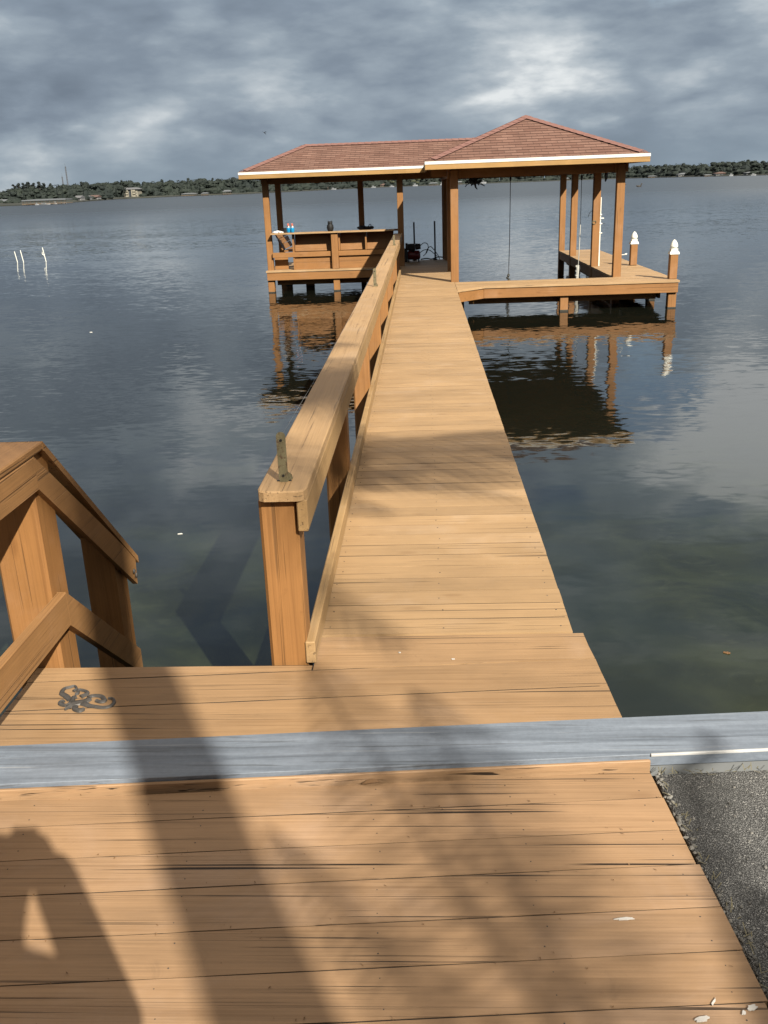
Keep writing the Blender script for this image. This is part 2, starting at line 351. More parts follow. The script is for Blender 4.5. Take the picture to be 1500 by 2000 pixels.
# ------------------------------------------------------------------ building helpers
class MB:
    def __init__(s): s.v = []; s.f = []; s.uv = None
    def add(s, vs, fs):
        k = len(s.v); s.v += [Vector(v) for v in vs]; s.f += [tuple(i + k for i in f) for f in fs]
    def box(s, x0, x1, y0, y1, z0, z1, ch=0.0, mtx=None):
        """box with chamfered edges"""
        if x0 > x1: x0, x1 = x1, x0
        if ch <= 0:
            vs = [(x, y, z) for x in (x0, x1) for y in (y0, y1) for z in (z0, z1)]
            fs = [(0, 1, 3, 2), (4, 6, 7, 5), (0, 4, 5, 1), (2, 3, 7, 6), (0, 2, 6, 4), (1, 5, 7, 3)]
        else:
            ch = min(ch, (x1 - x0) * .45, (y1 - y0) * .45, (z1 - z0) * .45)
            vs = []; idx = {}
            for i in (0, 1):
                for j in (0, 1):
                    for k in (0, 1):
                        c = (x1 if i else x0, y1 if j else y0, z1 if k else z0)
                        ins = (c[0] + (-ch if i else ch), c[1] + (-ch if j else ch), c[2] + (-ch if k else ch))
                        for ax in range(3):
                            p = list(ins); p[ax] = c[ax]; idx[(i, j, k, ax)] = len(vs); vs.append(tuple(p))
            fs = []
            A = lambda i, j, k, a: idx[(i, j, k, a)]
            for i in (0, 1):
                q = [A(i, 0, 0, 0), A(i, 1, 0, 0), A(i, 1, 1, 0), A(i, 0, 1, 0)]; fs.append(tuple(q if i else q[::-1]))
            for j in (0, 1):
                q = [A(0, j, 0, 1), A(0, j, 1, 1), A(1, j, 1, 1), A(1, j, 0, 1)]; fs.append(tuple(q if j else q[::-1]))
            for k in (0, 1):
                q = [A(0, 0, k, 2), A(1, 0, k, 2), A(1, 1, k, 2), A(0, 1, k, 2)]; fs.append(tuple(q if k else q[::-1]))
            for i in (0, 1):
                for j in (0, 1): fs.append((A(i, j, 0, 0), A(i, j, 1, 0), A(i, j, 1, 1), A(i, j, 0, 1)))
                for k in (0, 1): fs.append((A(i, 0, k, 0), A(i, 1, k, 0), A(i, 1, k, 2), A(i, 0, k, 2)))
            for j in (0, 1):
                for k in (0, 1): fs.append((A(0, j, k, 1), A(1, j, k, 1), A(1, j, k, 2), A(0, j, k, 2)))
            for i in (0, 1):
                for j in (0, 1):
                    for k in (0, 1): fs.append((A(i, j, k, 0), A(i, j, k, 1), A(i, j, k, 2)))
        if mtx is not None: vs = [mtx @ Vector(v) for v in vs]
        s.add(vs, fs); return s
    def prism(s, pts, z0, z1, ch=0.0):
        """vertical prism over an outline (x, y); optional small top chamfer"""
        n = len(pts); cx = sum(p[0] for p in pts) / n; cy = sum(p[1] for p in pts) / n
        bot = [(p[0], p[1], z0) for p in pts]
        if ch:
            out = []
            for i in range(n):
                p = Vector(pts[i]); a = (Vector(pts[i - 1]) - p).normalized(); b = (Vector(pts[(i + 1) % n]) - p).normalized()
                q = a + b
                sgn = 1 if a.x * b.y - a.y * b.x < 0 else -1
                q = q.normalized() * ch * 1.2 if q.length > 1e-4 else Vector((-a.y, a.x)) * ch
                c = Vector((cx, cy)) - p
                if len(pts) <= 5 and q.dot(c) < 0: q = -q
                out.append((p.x + q.x, p.y + q.y, z1))
            vs = bot + [(p[0], p[1], z1 - ch) for p in pts] + out
            fs = [tuple(range(n))[::-1], tuple(range(2 * n, 3 * n))]
            for i in range(n):
                j = (i + 1) % n; fs += [(i, j, n + j, n + i), (n + i, n + j, 2 * n + j, 2 * n + i)]
        else:
            vs = bot + [(p[0], p[1], z1) for p in pts]
            fs = [tuple(range(n))[::-1], tuple(range(n, 2 * n))] + [(i, (i + 1) % n, n + (i + 1) % n, n + i) for i in range(n)]
        s.add(vs, fs); return s
    def slab(s, pts, d):
        """planar polygon pts (3-D) extruded by vector d"""
        n = len(pts); d = Vector(d); pts = [Vector(p) for p in pts]
        s.add(pts + [p + d for p in pts], [tuple(range(n))[::-1], tuple(range(n, 2 * n))] + [(i, (i + 1) % n, n + (i + 1) % n, n + i) for i in range(n)]); return s
    def tube(s, path, r, n=8, cap=True):
        path = [Vector(p) for p in path]; rs = r if isinstance(r, (list, tuple)) else [r] * len(path)
        rings = []; prev = None
        for i, p in enumerate(path):
            t = (path[min(i + 1, len(path) - 1)] - path[max(i - 1, 0)]).normalized()
            if prev is None: a = t.orthogonal().normalized()
            else: a = (prev - t * prev.dot(t)).normalized()
            prev = a; b = t.cross(a)
            rings.append([p + (a * math.cos(2 * PI * k / n) + b * math.sin(2 * PI * k / n)) * rs[i] for k in range(n)])
        vs = [q for r_ in rings for q in r_]; fs = []
        for i in range(len(rings) - 1):
            for k in range(n): fs.append((i * n + k, i * n + (k + 1) % n, (i + 1) * n + (k + 1) % n, (i + 1) * n + k))
        if cap: fs += [tuple(range(n))[::-1], tuple((len(rings) - 1) * n + k for k in range(n))]
        s.add(vs, fs); return s
    def lathe(s, prof, c, n=16, sq=False):
        """profile [(r, z)] about the vertical axis at c; sq -> four-sided turned block"""
        if sq: n = 4
        vs = []; fs = []
        for r, z in prof:
            for k in range(n):
                a = 2 * PI * (k + (0.5 if sq else 0)) / n; rr = r * (math.sqrt(2) if sq else 1)
                vs.append((c[0] + rr * math.cos(a), c[1] + rr * math.sin(a), c[2] + z))
        for i in range(len(prof) - 1):
            for k in range(n): fs.append((i * n + k, i * n + (k + 1) % n, (i + 1) * n + (k + 1) % n, (i + 1) * n + k))
        fs += [tuple(range(n))[::-1], tuple((len(prof) - 1) * n + k for k in range(n))]
        s.add(vs, fs); return s
    def quad(s, a, b, c, d): s.add([a, b, c, d], [(0, 1, 2, 3)]); return s
    def ball(s, c, r, n=10, m=6, sc_=(1, 1, 1), jit=0.0):
        vs = [(c[0], c[1], c[2] - r * sc_[2])]
        for i in range(1, m):
            ph = -PI / 2 + PI * i / m
            for k in range(n):
                a = 2 * PI * k / n; j = 1 + random.uniform(-jit, jit)
                vs.append((c[0] + r * sc_[0] * j * math.cos(ph) * math.cos(a), c[1] + r * sc_[1] * j * math.cos(ph) * math.sin(a), c[2] + r * sc_[2] * j * math.sin(ph)))
        vs.append((c[0], c[1], c[2] + r * sc_[2])); fs = []
        for k in range(n): fs.append((0, 1 + (k + 1) % n, 1 + k)); fs.append((len(vs) - 1, len(vs) - 1 - n + k, len(vs) - 1 - n + (k + 1) % n))
        for i in range(m - 2):
            for k in range(n): fs.append((1 + i * n + k, 1 + i * n + (k + 1) % n, 1 + (i + 1) * n + (k + 1) % n, 1 + (i + 1) * n + k))
        s.add(vs, fs); return s
    def build(s, name, m, parent=None, smooth=False, loc=None):
        org = Vector((0, 0, 0))
        if parent is not None:
            p = parent
            while p is not None: org += p.location; p = p.parent
        elif loc is not None: org = Vector(loc)
        me = bpy.data.meshes.new(name); me.from_pydata([v - org for v in s.v], [], s.f); me.update()
        if isinstance(m, (list, tuple)):
            for x in m: me.materials.append(x)
        else: me.materials.append(m)
        bm = bmesh.new(); bm.from_mesh(me); bmesh.ops.recalc_face_normals(bm, faces=bm.faces); bm.to_mesh(me); bm.free()
        if smooth:
            for p in me.polygons: p.use_smooth = True
        o = bpy.data.objects.new(name, me); C.objects.link(o)
        if parent is not None: o.parent = parent
        elif loc is not None: o.location = loc
        return o

def tag(o, label=None, cat=None, group=None, kind=None):
    if label: o['label'] = label
    if cat: o['category'] = cat
    if group: o['group'] = group
    if kind: o['kind'] = kind
    return o
def thing(name, loc, label, cat, group=None):
    o = bpy.data.objects.new(name, None); C.objects.link(o); o.location = loc; o.empty_display_size = 0.2
    return tag(o, label, cat, group)

def piece(name, m_, parent, *a): MB().box(*a).build(name, m_, parent)
# ------------------------------------------------------------------ setting
wmb = MB()
wmb.quad((-3500, 2.55, WATER), (3500, 2.55, WATER), (3500, 4000, WATER), (-3500, 4000, WATER))
tag(wmb.build('lake_water', M['water']), 'grey green lake water reflecting the cloudy sky', 'lake', kind='structure')
g = MB(); g.quad((-60, -60, -0.16), (60, -60, -0.16), (60, 2.45, -0.16), (-60, 2.45, -0.16))
tag(g.build('ground', M['soil']), 'sandy ground behind the seawall', 'ground', kind='structure')

ROT = math.radians(3.7)                                   # the shoreline runs 3.7 degrees off square to the pier
def sh(u, v, z=0.0):                                       # shoreline coordinates: u along, v outwards, origin on the cap's inner edge
    return (-0.10 + u * math.cos(ROT) - v * math.sin(ROT), 2.372 + u * math.sin(ROT) + v * math.cos(ROT), z)
RM = Matrix.Translation(Vector(sh(0, 0))) @ Matrix.Rotation(ROT, 4, 'Z')

# seawall
sw = thing('seawall', sh(0, 0.1, -0.5), 'long concrete seawall with a weathered blue grey cap crossing the wooden boards', 'seawall')
MB().box(-14, 14, 0.03, 0.18, -2.0, -0.02, 0.0, RM).build('wall_face', M['house_grey'], sw)
cp = MB()
prof = [(0.0, 0.0), (0.0, 0.0385), (0.002, 0.040), (0.07, 0.0415), (0.085, 0.0395), (0.14, 0.0395), (0.155, 0.0415), (0.206, 0.041), (0.214, 0.034), (0.214, -0.02)]
nU = 40
vs = []; fs = []
for i in range(nU + 1):
    u = -14 + 28 * i / nU
    for (v, z) in prof: vs.append(RM @ Vector((u, v + 0.0015 * math.sin(u * 2.1), z)))
k = len(prof)
for i in range(nU):
    for j in range(k): fs.append((i * k + j, i * k + (j + 1) % k, (i + 1) * k + (j + 1) % k, (i + 1) * k + j))
cp.add(vs, fs); cpo = cp.build('cap', M['cap'], sw)
MB().box(0.765, 14, -0.004, 0.0035, 0.0340, 0.0425, 0.001, RM).build('cap_lip', M['lip'], sw)  # pale strip paints in the lit edge of the cap

# pavement right of the boards, in two sheets meeting at a joint
pv = MB()
pv.box(0.775, 9.0, -3.2, -0.012, -0.12, -0.022, 0.006, RM)
tag(pv.build('pavement', M['aggregate']), 'dark speckled exposed aggregate concrete pavement', 'pavement', kind='structure')
# straw and dirt caught along the edges
st = MB()
for i in range(130):
    if i < 80: u = random.uniform(0.79, 2.2); v = -0.012 - abs(random.gauss(0, 0.010))
    else: v = -random.uniform(0.0, 1.1); u = 0.785 + abs(random.gauss(0, 0.010))
    a = random.uniform(0, PI); L = random.uniform(0.008, 0.030)
    p = Vector(sh(u, v, -0.018)); d = Vector((math.cos(a), math.sin(a), random.uniform(-.1, .5))) * L; n = Vector((-math.sin(a), math.cos(a), 0)) * 0.0011
    st.quad(p - n, p + n, p + n + d, p - n + d)
tag(st.build('dead_grass', M['straw']), 'dry grass bits caught along the seawall cap and pavement edge', 'grass', kind='stuff')

# ------------------------------------------------------------------ near landing deck (on land)
def board_outline(u0, u1, v0, v1, wob=0.004, n=8):
    lo = []; hi = []
    for i in range(n + 1):
        u = u0 + (u1 - u0) * i / n
        lo.append((u, v0 + random.uniform(-wob, wob) * 0.5)); hi.append((u, v1 + random.uniform(-wob, wob) * 0.5))
    return lo + hi[::-1]
ld = thing('landing_deck', sh(-0.5, -1.0, -0.05), 'worn tan plank landing on the shore in front of the grey seawall cap', 'wooden deck')
bd = MB(); v = -0.026; wid = [0.128, 0.142, 0.137, 0.150, 0.138, 0.143, 0.146, 0.139, 0.141, 0.145] + [0.14] * 24
for i, wd_ in enumerate(wid):
    ue = 0.760 + random.uniform(-0.006, 0.008) - 0.0
    dzb = random.uniform(-0.0005, 0.0005)
    pts = board_outline(-2.9, ue, v - wd_ + 0.0019, v - 0.0019, 0.0020, 14)
    bd.prism([sh(*p)[:2] for p in pts], -0.038 + dzb, dzb)
    v -= wd_
bd.build('decking', M['deck_near'], ld)
MB().box(-2.89, 0.752, -4.5, -0.03, -0.012, -0.0016, 0, RM).build('seam_dirt_shade', M['dark_gap'], ld)
MB().box(-2.9, 0.762, -0.014, -0.002, -0.038, 0.027, 0.003, RM).build('edge_trim', M['deck_near'], ld)
jb = MB()
for u in (-2.6, -1.6, -0.6, 0.3, 0.72): jb.box(u, u + 0.04, -4.6, -0.03, -0.15, -0.040, 0, RM)
jb.build('joist', M['beam_y'], ld)
pm = MB()
def blotch(c, a, b, rot, n=14):
    pts = []
    for i in range(n):
        t = 2 * PI * i / n; r = random.uniform(0.45, 1.0)
        x = a * r * math.cos(t); y = b * r * math.sin(t)
        pts.append((c[0] + x * math.cos(rot) - y * math.sin(rot), c[1] + x * math.sin(rot) + y * math.cos(rot)))
    return pts
for c, a, b_, r in (((0.458, 1.796), 0.028, 0.005, ROT), ((0.677, 1.540), 0.015, 0.009, 0.5), ((0.655, 1.528), 0.008, 0.005, 1), ((0.60, 1.556), 0.014, 0.003, 0.9), ((0.565, 1.512), 0.022, 0.007, 0.3)):
    pm = MB(); pm.prism(blotch(c, a, b_, r), 0.0008, 0.0036); pm.build('paint_splash', M['paintmark'], ld)

gv = MB(); random.seed(17)
for i in range(330):
    if i < 170: u, v = 0.772 + abs(random.gauss(0, .016)), -random.uniform(0.0, 1.05)
    else: u, v = random.uniform(.8, 1.5), -random.uniform(.02, 1.0)
    r = random.choice([.0022, .003, .004, .0055]); x_, y_, _ = sh(u, v); gv.ball((x_, y_, -.0215 + r * .4), r, 6, 4, (random.uniform(.8, 1.4), random.uniform(.8, 1.3), .7), .25)
tag(gv.build('gravel', M['stone']), 'loose bits of gravel scattered on the pavement beside the landing boards', 'gravel', kind='stuff')
sc_ = MB(); v = -0.026
for wd_ in wid[:8]:
    for u in (-1.08, -0.58, -0.08, 0.32, 0.70):
        for q in (.25, .75):
            x_, y_, _ = sh(u + random.uniform(-.012, .012), v - wd_ * q + random.uniform(-.008, .008)); sc_.ball((x_, y_, .0001), .0022, 7, 4, (1, 1, .35))
    v -= wd_
sc_.build('screw_head', M['darkmetal'], ld)['kind'] = 'stuff'
# small dry litter on the boards
lf = MB()
for i in range(150):
    u = random.uniform(-1.3, 0.75); v = random.choice([-0.026, -0.154, -0.296, -0.433, -0.583, -0.721, -0.864]) + random.gauss(0, 0.012) if i < 105 else random.uniform(-0.9, 0.0)
    if v > -0.02: continue
    p = Vector(sh(u, v, 0.004)); a = random.uniform(0, PI); L = random.uniform(0.0015, 0.0055)
    d = Vector((math.cos(a), math.sin(a), 0.15)) * L; n = Vector((-math.sin(a), math.cos(a), 0.3)) * L * random.uniform(.25, .6)
    lf.quad(p - n, p + d * 0.5 + Vector((0, 0, .002)), p + n, p - d)
tag(lf.build('litter', M['leafdry']), 'tiny dry plant bits lying in the seams of the landing boards', 'litter', kind='stuff')
dl = MB()
p = Vector((-0.185, 2.338, 0.004))
dl.add([p + Vector(q) for q in ((-.030, -.004, 0), (-.012, .009, .006), (.012, .010, .008), (.030, .002, .002), (.010, -.010, .007), (-.012, -.012, .004), (0, 0, .001))], [(0, 1, 6), (1, 2, 6), (2, 3, 6), (3, 4, 6), (4, 5, 6), (5, 0, 6)])
o = dl.build('dry_leaf', M['leafdry'], loc=p); tag(o, 'curled brown dry leaf lying against the middle of the grey seawall cap', 'leaf')

# ------------------------------------------------------------------ platform beyond the seawall cap
pf = thing('dock_platform', (-0.4, 2.85, -0.05), 'two wide planks of tan decking between the grey cap and the walkway', 'wooden platform')
pb = MB()
S = lambda x: 2.969 + (x + 1.503) * math.tan(math.radians(3.53))     # main seam between platform boards
def strip(pts): pb.prism(pts, -0.038, 0.0)
xs = [-1.505 + i * 0.15 for i in range(8)] + [-0.446]
strip([(x, S(x) + 0.0035 + random.uniform(-.001, .001)) for x in xs] + [(-0.446, 3.074), (-1.507, 3.076)])
xs = [-0.440 + i * 0.15 for i in range(8)] + [0.612]
strip([(x, S(x) + 0.0035 + random.uniform(-.001, .001)) for x in xs[:-1] if x < 0.60] + [(0.616, S(0.616) + .0035), (0.609, 3.200), (0.606, 3.306), (-0.440, 3.300)])
for a, b in ((-0.0035, -0.196), (-0.203, -0.42)):
    xs = [-1.500 + i * 0.2 for i in range(11)]
    R_ = 0.617 if a > -.1 else 0.626
    strip([(x, S(x) + b) for x in xs] + [(R_ + .009, S(R_) + b), (R_ + .0035, S(R_) + (a + b) / 2), (R_, S(R_) + a)] + [(x, S(x) + a + random.uniform(-.0015, .0015)) for x in xs[::-1]])
pb.build('decking', M['platform'], pf)
MB().prism([(-1.49, 2.60), (0.60, 2.73), (0.595, 3.05), (-1.49, 3.05)], -0.012, -0.0016).build('seam_dirt_shade', M['dark_gap'], pf)
piece('rim_joist', M['beam_x'], pf, -1.49, 0.60, 3.02, 3.058, -0.20, -0.040, 0.003); piece('rim_joist', M['beam_x'], pf, -1.49, -1.452, 2.5, 3.018, -0.20, -0.040, 0.003); piece('rim_joist', M['beam_x'], pf, 0.55, 0.588, 2.6, 3.018, -0.20, -0.040, 0.003)
for x, y in ((-1.35, 2.9), (0.48, 2.92)): MB().box(x - .07, x + .07, y - .07, y + .07, -1.7, -0.205, 0.006).build('piling', M['post'], pf)
sm = MB()
for c, r in (((-0.119, 3.162), 0.006), ((0.085, 3.104), 0.008)): sm = MB(); sm.prism(blotch(c, r, r * .7, 0), 0.0006, 0.003); sm.build('paint_splash', M['paintmark'], pf)

# ------------------------------------------------------------------ walkway
wk = thing('pier_walkway', (0.05, 12.0, -0.05), 'long straight tan plank walkway running out over the water to the boathouse', 'pier')
wb = MB(); y = 3.312
while y < 22.45:
    d = random.choice([0.140, 0.138, 0.142]); d = min(d, 22.5 - y)
    xr = 0.568 + random.uniform(-0.0013, 0.0013); z = random.uniform(-0.0006, 0.0006); sk = random.uniform(-.001, .001)
    g0 = 0.0022 + random.choice([.001, .002, .004, .007, .010])
    wb.prism([(-0.470, y + g0 + sk), (0.05, y + g0 + random.uniform(-.0015, .0015)), (xr, y + g0 - sk), (xr, y + d - .0012 - sk), (0.05, y + d - .0012 + random.uniform(-.0010, .0010)), (-0.470, y + d - .0012 + sk)], -0.038 + z, z)
    y += d
wb.build('decking', M['deck'], wk)
MB().box(-0.465, 0.556, 3.33, 22.48, -0.012, -0.0018).build('seam_dirt_shade', M['dark_gap'], wk)  # dark sheet showing in the gaps stands for dirt and seam shade
for x in (-0.43, 0.03, 0.50): MB().box(x, x + .04, 3.25, 22.45, -0.20, -0.042, 0.003).build('stringer', M['beam_y'], wk)
yy = 3.2
for a, b in ((3.08, 6.93), (6.935, 12.4), (12.405, 18.9)):
    MB().box(-0.470, -0.432, a, b, 0.004, 0.094, 0.004).build('kick_board', M['rail_side'], wk)
for y in (5.4, 7.8, 10.1, 12.4, 15.0, 17.4):
    for x in (-.28, .40): MB().box(x - .07, x + .07, y, y + .14, -1.8, -0.205, 0.006).build('piling', M['post'], wk)
nl = MB()
random.seed(5)
for i in range(200):
    y = 3.38 + i * 0.1405 / 1
    if y > 12: break
    for x in (-.41, .05, .52): nl.ball((x + random.uniform(-.01, .01), y + random.uniform(-.02, .02), 0.0005), 0.0032, 6, 4, (1, 1, .5))
nl.build('nail_head', M['darkmetal'], wk)['kind'] = 'stuff'

# railing along the walkway
rl = thing('walkway_railing', (-0.53, 11, 0), 'tan wooden railing with a flat cap and square posts along the left of the walkway', 'railing')
rc = MB()
x0, x1, z0, z1 = -0.600, -0.425, 0.664, 0.702
rr = 0.045
segs = [(3.045, 8.86), (8.863, 14.7), (14.703, 20.78)]
for i, (a, b) in enumerate(segs):
    if i == 0: out = [(x0 + rr * .6, a), (x1 - rr * .6, a), (x1 - rr * .18, a + rr * .3), (x1, a + rr), (x1, b), (x0, b), (x0, a + rr), (x0 + rr * .18, a + rr * .3)]
    else: out = [(x0, a), (x1, a), (x1, b), (x0, b)]
    n = len(out); ch = 0.005
    cx = (x0 + x1) / 2
    def ins(p, k): 
        return (cx + (p[0] - cx) * (1 - k / 0.0875), p[1] + (k if p[1] < (a + b) / 2 else -k * 0))
    vs = [(p[0], p[1], z0) for p in out] + [(p[0], p[1], z1 - ch) for p in out] + [(*ins(p, ch), z1) for p in out]
    fs = [tuple(range(n))[::-1], tuple(range(2 * n, 3 * n))]
    for q in range(n):
        j = (q + 1) % n; fs += [(q, j, n + j, n + q), (n + q, n + j, 2 * n + j, 2 * n + q)]
    rc.add(vs, fs)
rc.build('cap_rail', M['rail_top'], rl)
sb = MB()
for a, b in ((3.058, 7.6), (7.603, 13.0), (13.003, 20.76)): sb.box(-0.462, -0.424, a, b, 0.545, 0.6635, 0.004)
sb.build('side_board', M['rail_side'], rl)
for y in (3.085, 5.27, 7.66, 9.95, 12.25, 14.6, 17.0, 19.3):
    MB().box(-0.604, -0.464, y, y + .14, -1.8, 0.6635, 0.012).build('post', M['post'], rl)

# stair railing at the left
sr = thing('stair_railing', (-1.47, 3.1, 0), 'orange tan wooden stair railing bending down towards the water at the left of the platform', 'railing')
MB().box(-1.592, -1.410, 3.085, 3.255, -1.6, 0.838, 0.012).build('post', M['post'], sr)
p2_ = MB(); p2_.slab([(-1.548, 3.775, -1.6), (-1.548, 3.915, -1.6), (-1.548, 3.915, 0.136), (-1.548, 3.775, 0.266)], (.136, 0, 0)); p2_.build('post', M['post'], sr)
MB().box(-1.592, -1.442, 1.0, 1.15, -0.2, 0.838, 0.012).build('post', M['post'], sr)
MB().box(-1.558, -1.382, 0.93, 3.165, 0.8405, 0.872, 0.005).build('cap_rail', M['stairrail'], sr)
sl_ = (0.855 - 0.075) / (3.985 - 3.165)
def ramp_board(x0, x1, ya, za_top, za_bot, yb, drop_t, drop_b, yb2=None):
    mb = MB(); mb.slab([(x0, ya, za_top), (x0, yb, drop_t), (x0, yb2 if yb2 else yb, drop_b), (x0, ya, za_bot)], (x1 - x0, 0, 0)); return mb
ramp_board(-1.558, -1.382, 3.167, 0.872, 0.838, 4.02, 0.075, 0.041).build('cap_rail', M['stairrail'], sr)
MB().box(-1.4095, -1.384, 0.96, 3.082, 0.715, 0.8385, 0.004).build('side_board', M['stairrail'], sr)
ramp_board(-1.4095, -1.386, 3.084, 0.8385, 0.717, 3.990, 0.045 + .035, -0.085 + .035, 3.975).build('side_board', M['stairrail'], sr)
MB().box(-1.4085, -1.372, 0.96, 3.135, 0.152, 0.290, 0.004).build('lower_rail', M['stairrail'], sr)
ramp_board(-1.4085, -1.374, 3.137, 0.290, 0.150, 3.86, -0.335, -0.47).build('lower_rail', M['stairrail'], sr)
MB().ball((-1.379, 3.93, 0.035), 0.012, 8, 6, (.5, 1, 1)).build('bolt', M['gecko'], sr)
MB().ball((-1.379, 3.955, 0.005), 0.012, 8, 6, (.5, 1, 1)).build('bolt', M['gecko'], sr)

# brackets on the rail and the thin line between them
def bracket(y, x, label, h=0.185, lean=0.0):
    t = thing('metal_bracket', (x, y, 0.702), label, 'bracket', 'upright brackets on the walkway railing')
    mb = MB(); w_ = 0.0165
    pts = [(-w_ * .8, 0.0), (w_ * .8, 0.0)] + [(w_, 0.012)] + [(w_ * math.cos(a), h - w_ + w_ * math.sin(a)) for a in [PI * k / 8 for k in range(9)]] + [(-w_, 0.012)]
    mb.slab([(x + p[0] + lean * p[1], y, 0.7025 + p[1]) for p in pts], (0, 0.005, 0)); mb.build('plate', M['rust'], t)
    MB().slab([(x + 0.010, y + .005, 0.7025), (x + 0.010, y + .005, 0.742), (x + 0.022, y + .034, 0.720), (x + 0.024, y + .040, 0.7025)], (0.004, 0, 0)).build('gusset', M['rust'], t)
    for z in (0.024, h - 0.03):
        b = MB(); b.tube([(x + lean * z, y - .003, 0.7025 + z), (x + lean * z, y + .002, 0.7025 + z)], 0.005, 8); b.build('bolt', M['darkmetal'], t)
    for k in (-1, 1):
        MB().ball((x + k * .022, y + .012, 0.704), 0.006, 8, 4, (1, 1, .4)).build('screw', M['darkmetal'], t)
bracket(3.155, -0.516, 'rusty upright bracket on the near rounded end of the walkway railing')
bracket(9.86, -0.500, 'small rusty bracket halfway along the walkway railing cap', 0.185)
bracket(16.6, -0.486, 'smallest and farthest rusty bracket on the railing, beside the bench wall', 0.175)
ln = MB()
pts = [(-0.520, 3.153, 0.862)]
for i in range(1, 13): t_ = i / 12; pts.append((-0.520 + 0.012 * t_ - 0.045 * math.sin(PI * t_), 3.153 + 6.70 * t_, 0.862 + 0.0 * t_ - 0.10 * math.sin(PI * t_)))
for i in range(1, 9): t_ = i / 8; pts.append((-0.508 + .018 * t_ - 0.03 * math.sin(PI * t_), 9.855 + 6.74 * t_, 0.862 - 0.06 * math.sin(PI * t_)))
ln.tube(pts, 0.0006, 5)
tag(ln.build('fishing_line', M['house_grey'], loc=(-0.516, 3.155, 0.862)), 'thin pale line strung along the railing from bracket to bracket', 'line')

# ------------------------------------------------------------------ gecko ornament on the platform
gk = [[(-0.0643, -0.0699), (-0.0517, -0.0497), (-0.0323, -0.0419), (-0.0128, -0.034), (-0.0029, -0.0176)],
 [(-0.0152, -0.0464), (0.0106, -0.0632), (0.04, -0.0719), (0.066, -0.0772), (0.0896, -0.0688), (0.095, -0.0444), (0.0826, -0.0193), (0.0662, -0.0169)],
 [(-0.008, -0.0091), (-0.0004, 0.0012), (0.0193, 0.0029), (0.0402, -0.0059), (0.0575, -0.0313), (0.0468, -0.0393), (0.0261, -0.0307)],
 [(-0.0698, -0.0246), (-0.0957, 0.0032), (-0.1188, 0.0228), (-0.1209, 0.053), (-0.1042, 0.0636), (-0.0872, 0.0707), (-0.074, 0.0499), (-0.08, 0.0349)],
 [(-0.0389, -0.0043), (-0.0221, 0.0186), (-0.0373, 0.0361), (-0.0625, 0.0431), (-0.0586, 0.0194), (-0.0662, 0.0153)],
 [(-0.0607, -0.0496), (-0.0696, -0.0617), (-0.0867, -0.0572), (-0.0995, -0.0468), (-0.0968, -0.0332), (-0.0858, -0.0388)],
 [(-0.0554, -0.0701), (-0.065, -0.092)], [(-0.0354, -0.0704), (-0.0296, -0.0867), (-0.0079, -0.0983), (0.0013, -0.0873)], [(-0.0607, -0.0372), (-0.0623, -0.008), (-0.0533, -0.0145)]]
gw = [(.015, .017, .016, .014, .012), (.013, .009, .008, .0075, .007, .006, .005, .004), (.010, .008, .008, .008, .008, .008, .007), (.010, .010, .009, .006, .005, .004, .005, .006), (.010, .007, .005, .005, .006, .006), (.008, .006, .007, .007, .006, .004), (.008, .002), (.010, .009, .009, .006), (.010, .007, .005)]
gmb = MB()
def smooth_path(pts, ws, n=5):
    out = []; wo_ = []
    for i in range(len(pts) - 1):
        p0 = pts[max(i - 1, 0)]; p1 = pts[i]; p2 = pts[i + 1]; p3 = pts[min(i + 2, len(pts) - 1)]
        for k in range(n):
            t = k / n
            q = [0.5 * (2 * p1[a] + (p2[a] - p0[a]) * t + (2 * p0[a] - 5 * p1[a] + 4 * p2[a] - p3[a]) * t * t + (3 * p1[a] - p0[a] - 3 * p2[a] + p3[a]) * t ** 3) for a in (0, 1)]
            out.append(q); wo_.append(ws[i] * (1 - t) + ws[i + 1] * t)
    out.append(list(pts[-1])); wo_.append(ws[-1]); return out, wo_
for pi_, (pts, ws) in enumerate(zip(gk, gw)):
    P_, W_ = smooth_path(pts, ws)
    vs = []; fs = []; n = len(P_)
    for i in range(n):
        a = Vector(P_[max(i - 1, 0)]); b = Vector(P_[min(i + 1, n - 1)]); t = (b - a).normalized(); nn = Vector((-t.y, t.x)) * W_[i] * 1.1
        c = Vector((P_[i][0] - 1.22, P_[i][1] + 2.86)); zz = 0.006 + 0.0004 * pi_
        vs += [(c.x - nn.x, c.y - nn.y, 0.002), (c.x - nn.x * .8, c.y - nn.y * .8, zz), (c.x, c.y, zz + .003), (c.x + nn.x * .8, c.y + nn.y * .8, zz), (c.x + nn.x, c.y + nn.y, 0.002)]
    for i in range(n - 1):
        for k in range(4): fs.append((i * 5 + k, i * 5 + k + 1, (i + 1) * 5 + k + 1, (i + 1) * 5 + k))
        fs.append((i * 5 + 4, i * 5, (i + 1) * 5, (i + 1) * 5 + 4))
    fs += [(0, 1, 2, 3, 4), tuple((n - 1) * 5 + k for k in range(5))[::-1]]
    gmb.add(vs, fs)
tag(gmb.build('gecko_ornament', M['gecko'], loc=(-1.22, 2.86, 0.0)), 'grey metal lizard ornament with curled toes lying on the platform boards', 'ornament')

# ------------------------------------------------------------------ boathouse
bh = thing('boathouse', (1.0, 20.0, 0), 'open boathouse on posts with red brown shingle roofs at the end of the pier', 'boathouse')
EZ, EB = 2.040, 1.912
RX0, RX1, RY0, RY1 = 0.075, 3.855, 16.72, 24.5
AX, RZ, AY0, AY1 = 1.965, 2.80, 18.62, 22.6
LX0, LY0, LY1, LZ, LRY = -3.815, 20.42, 23.52, 2.587, 21.97

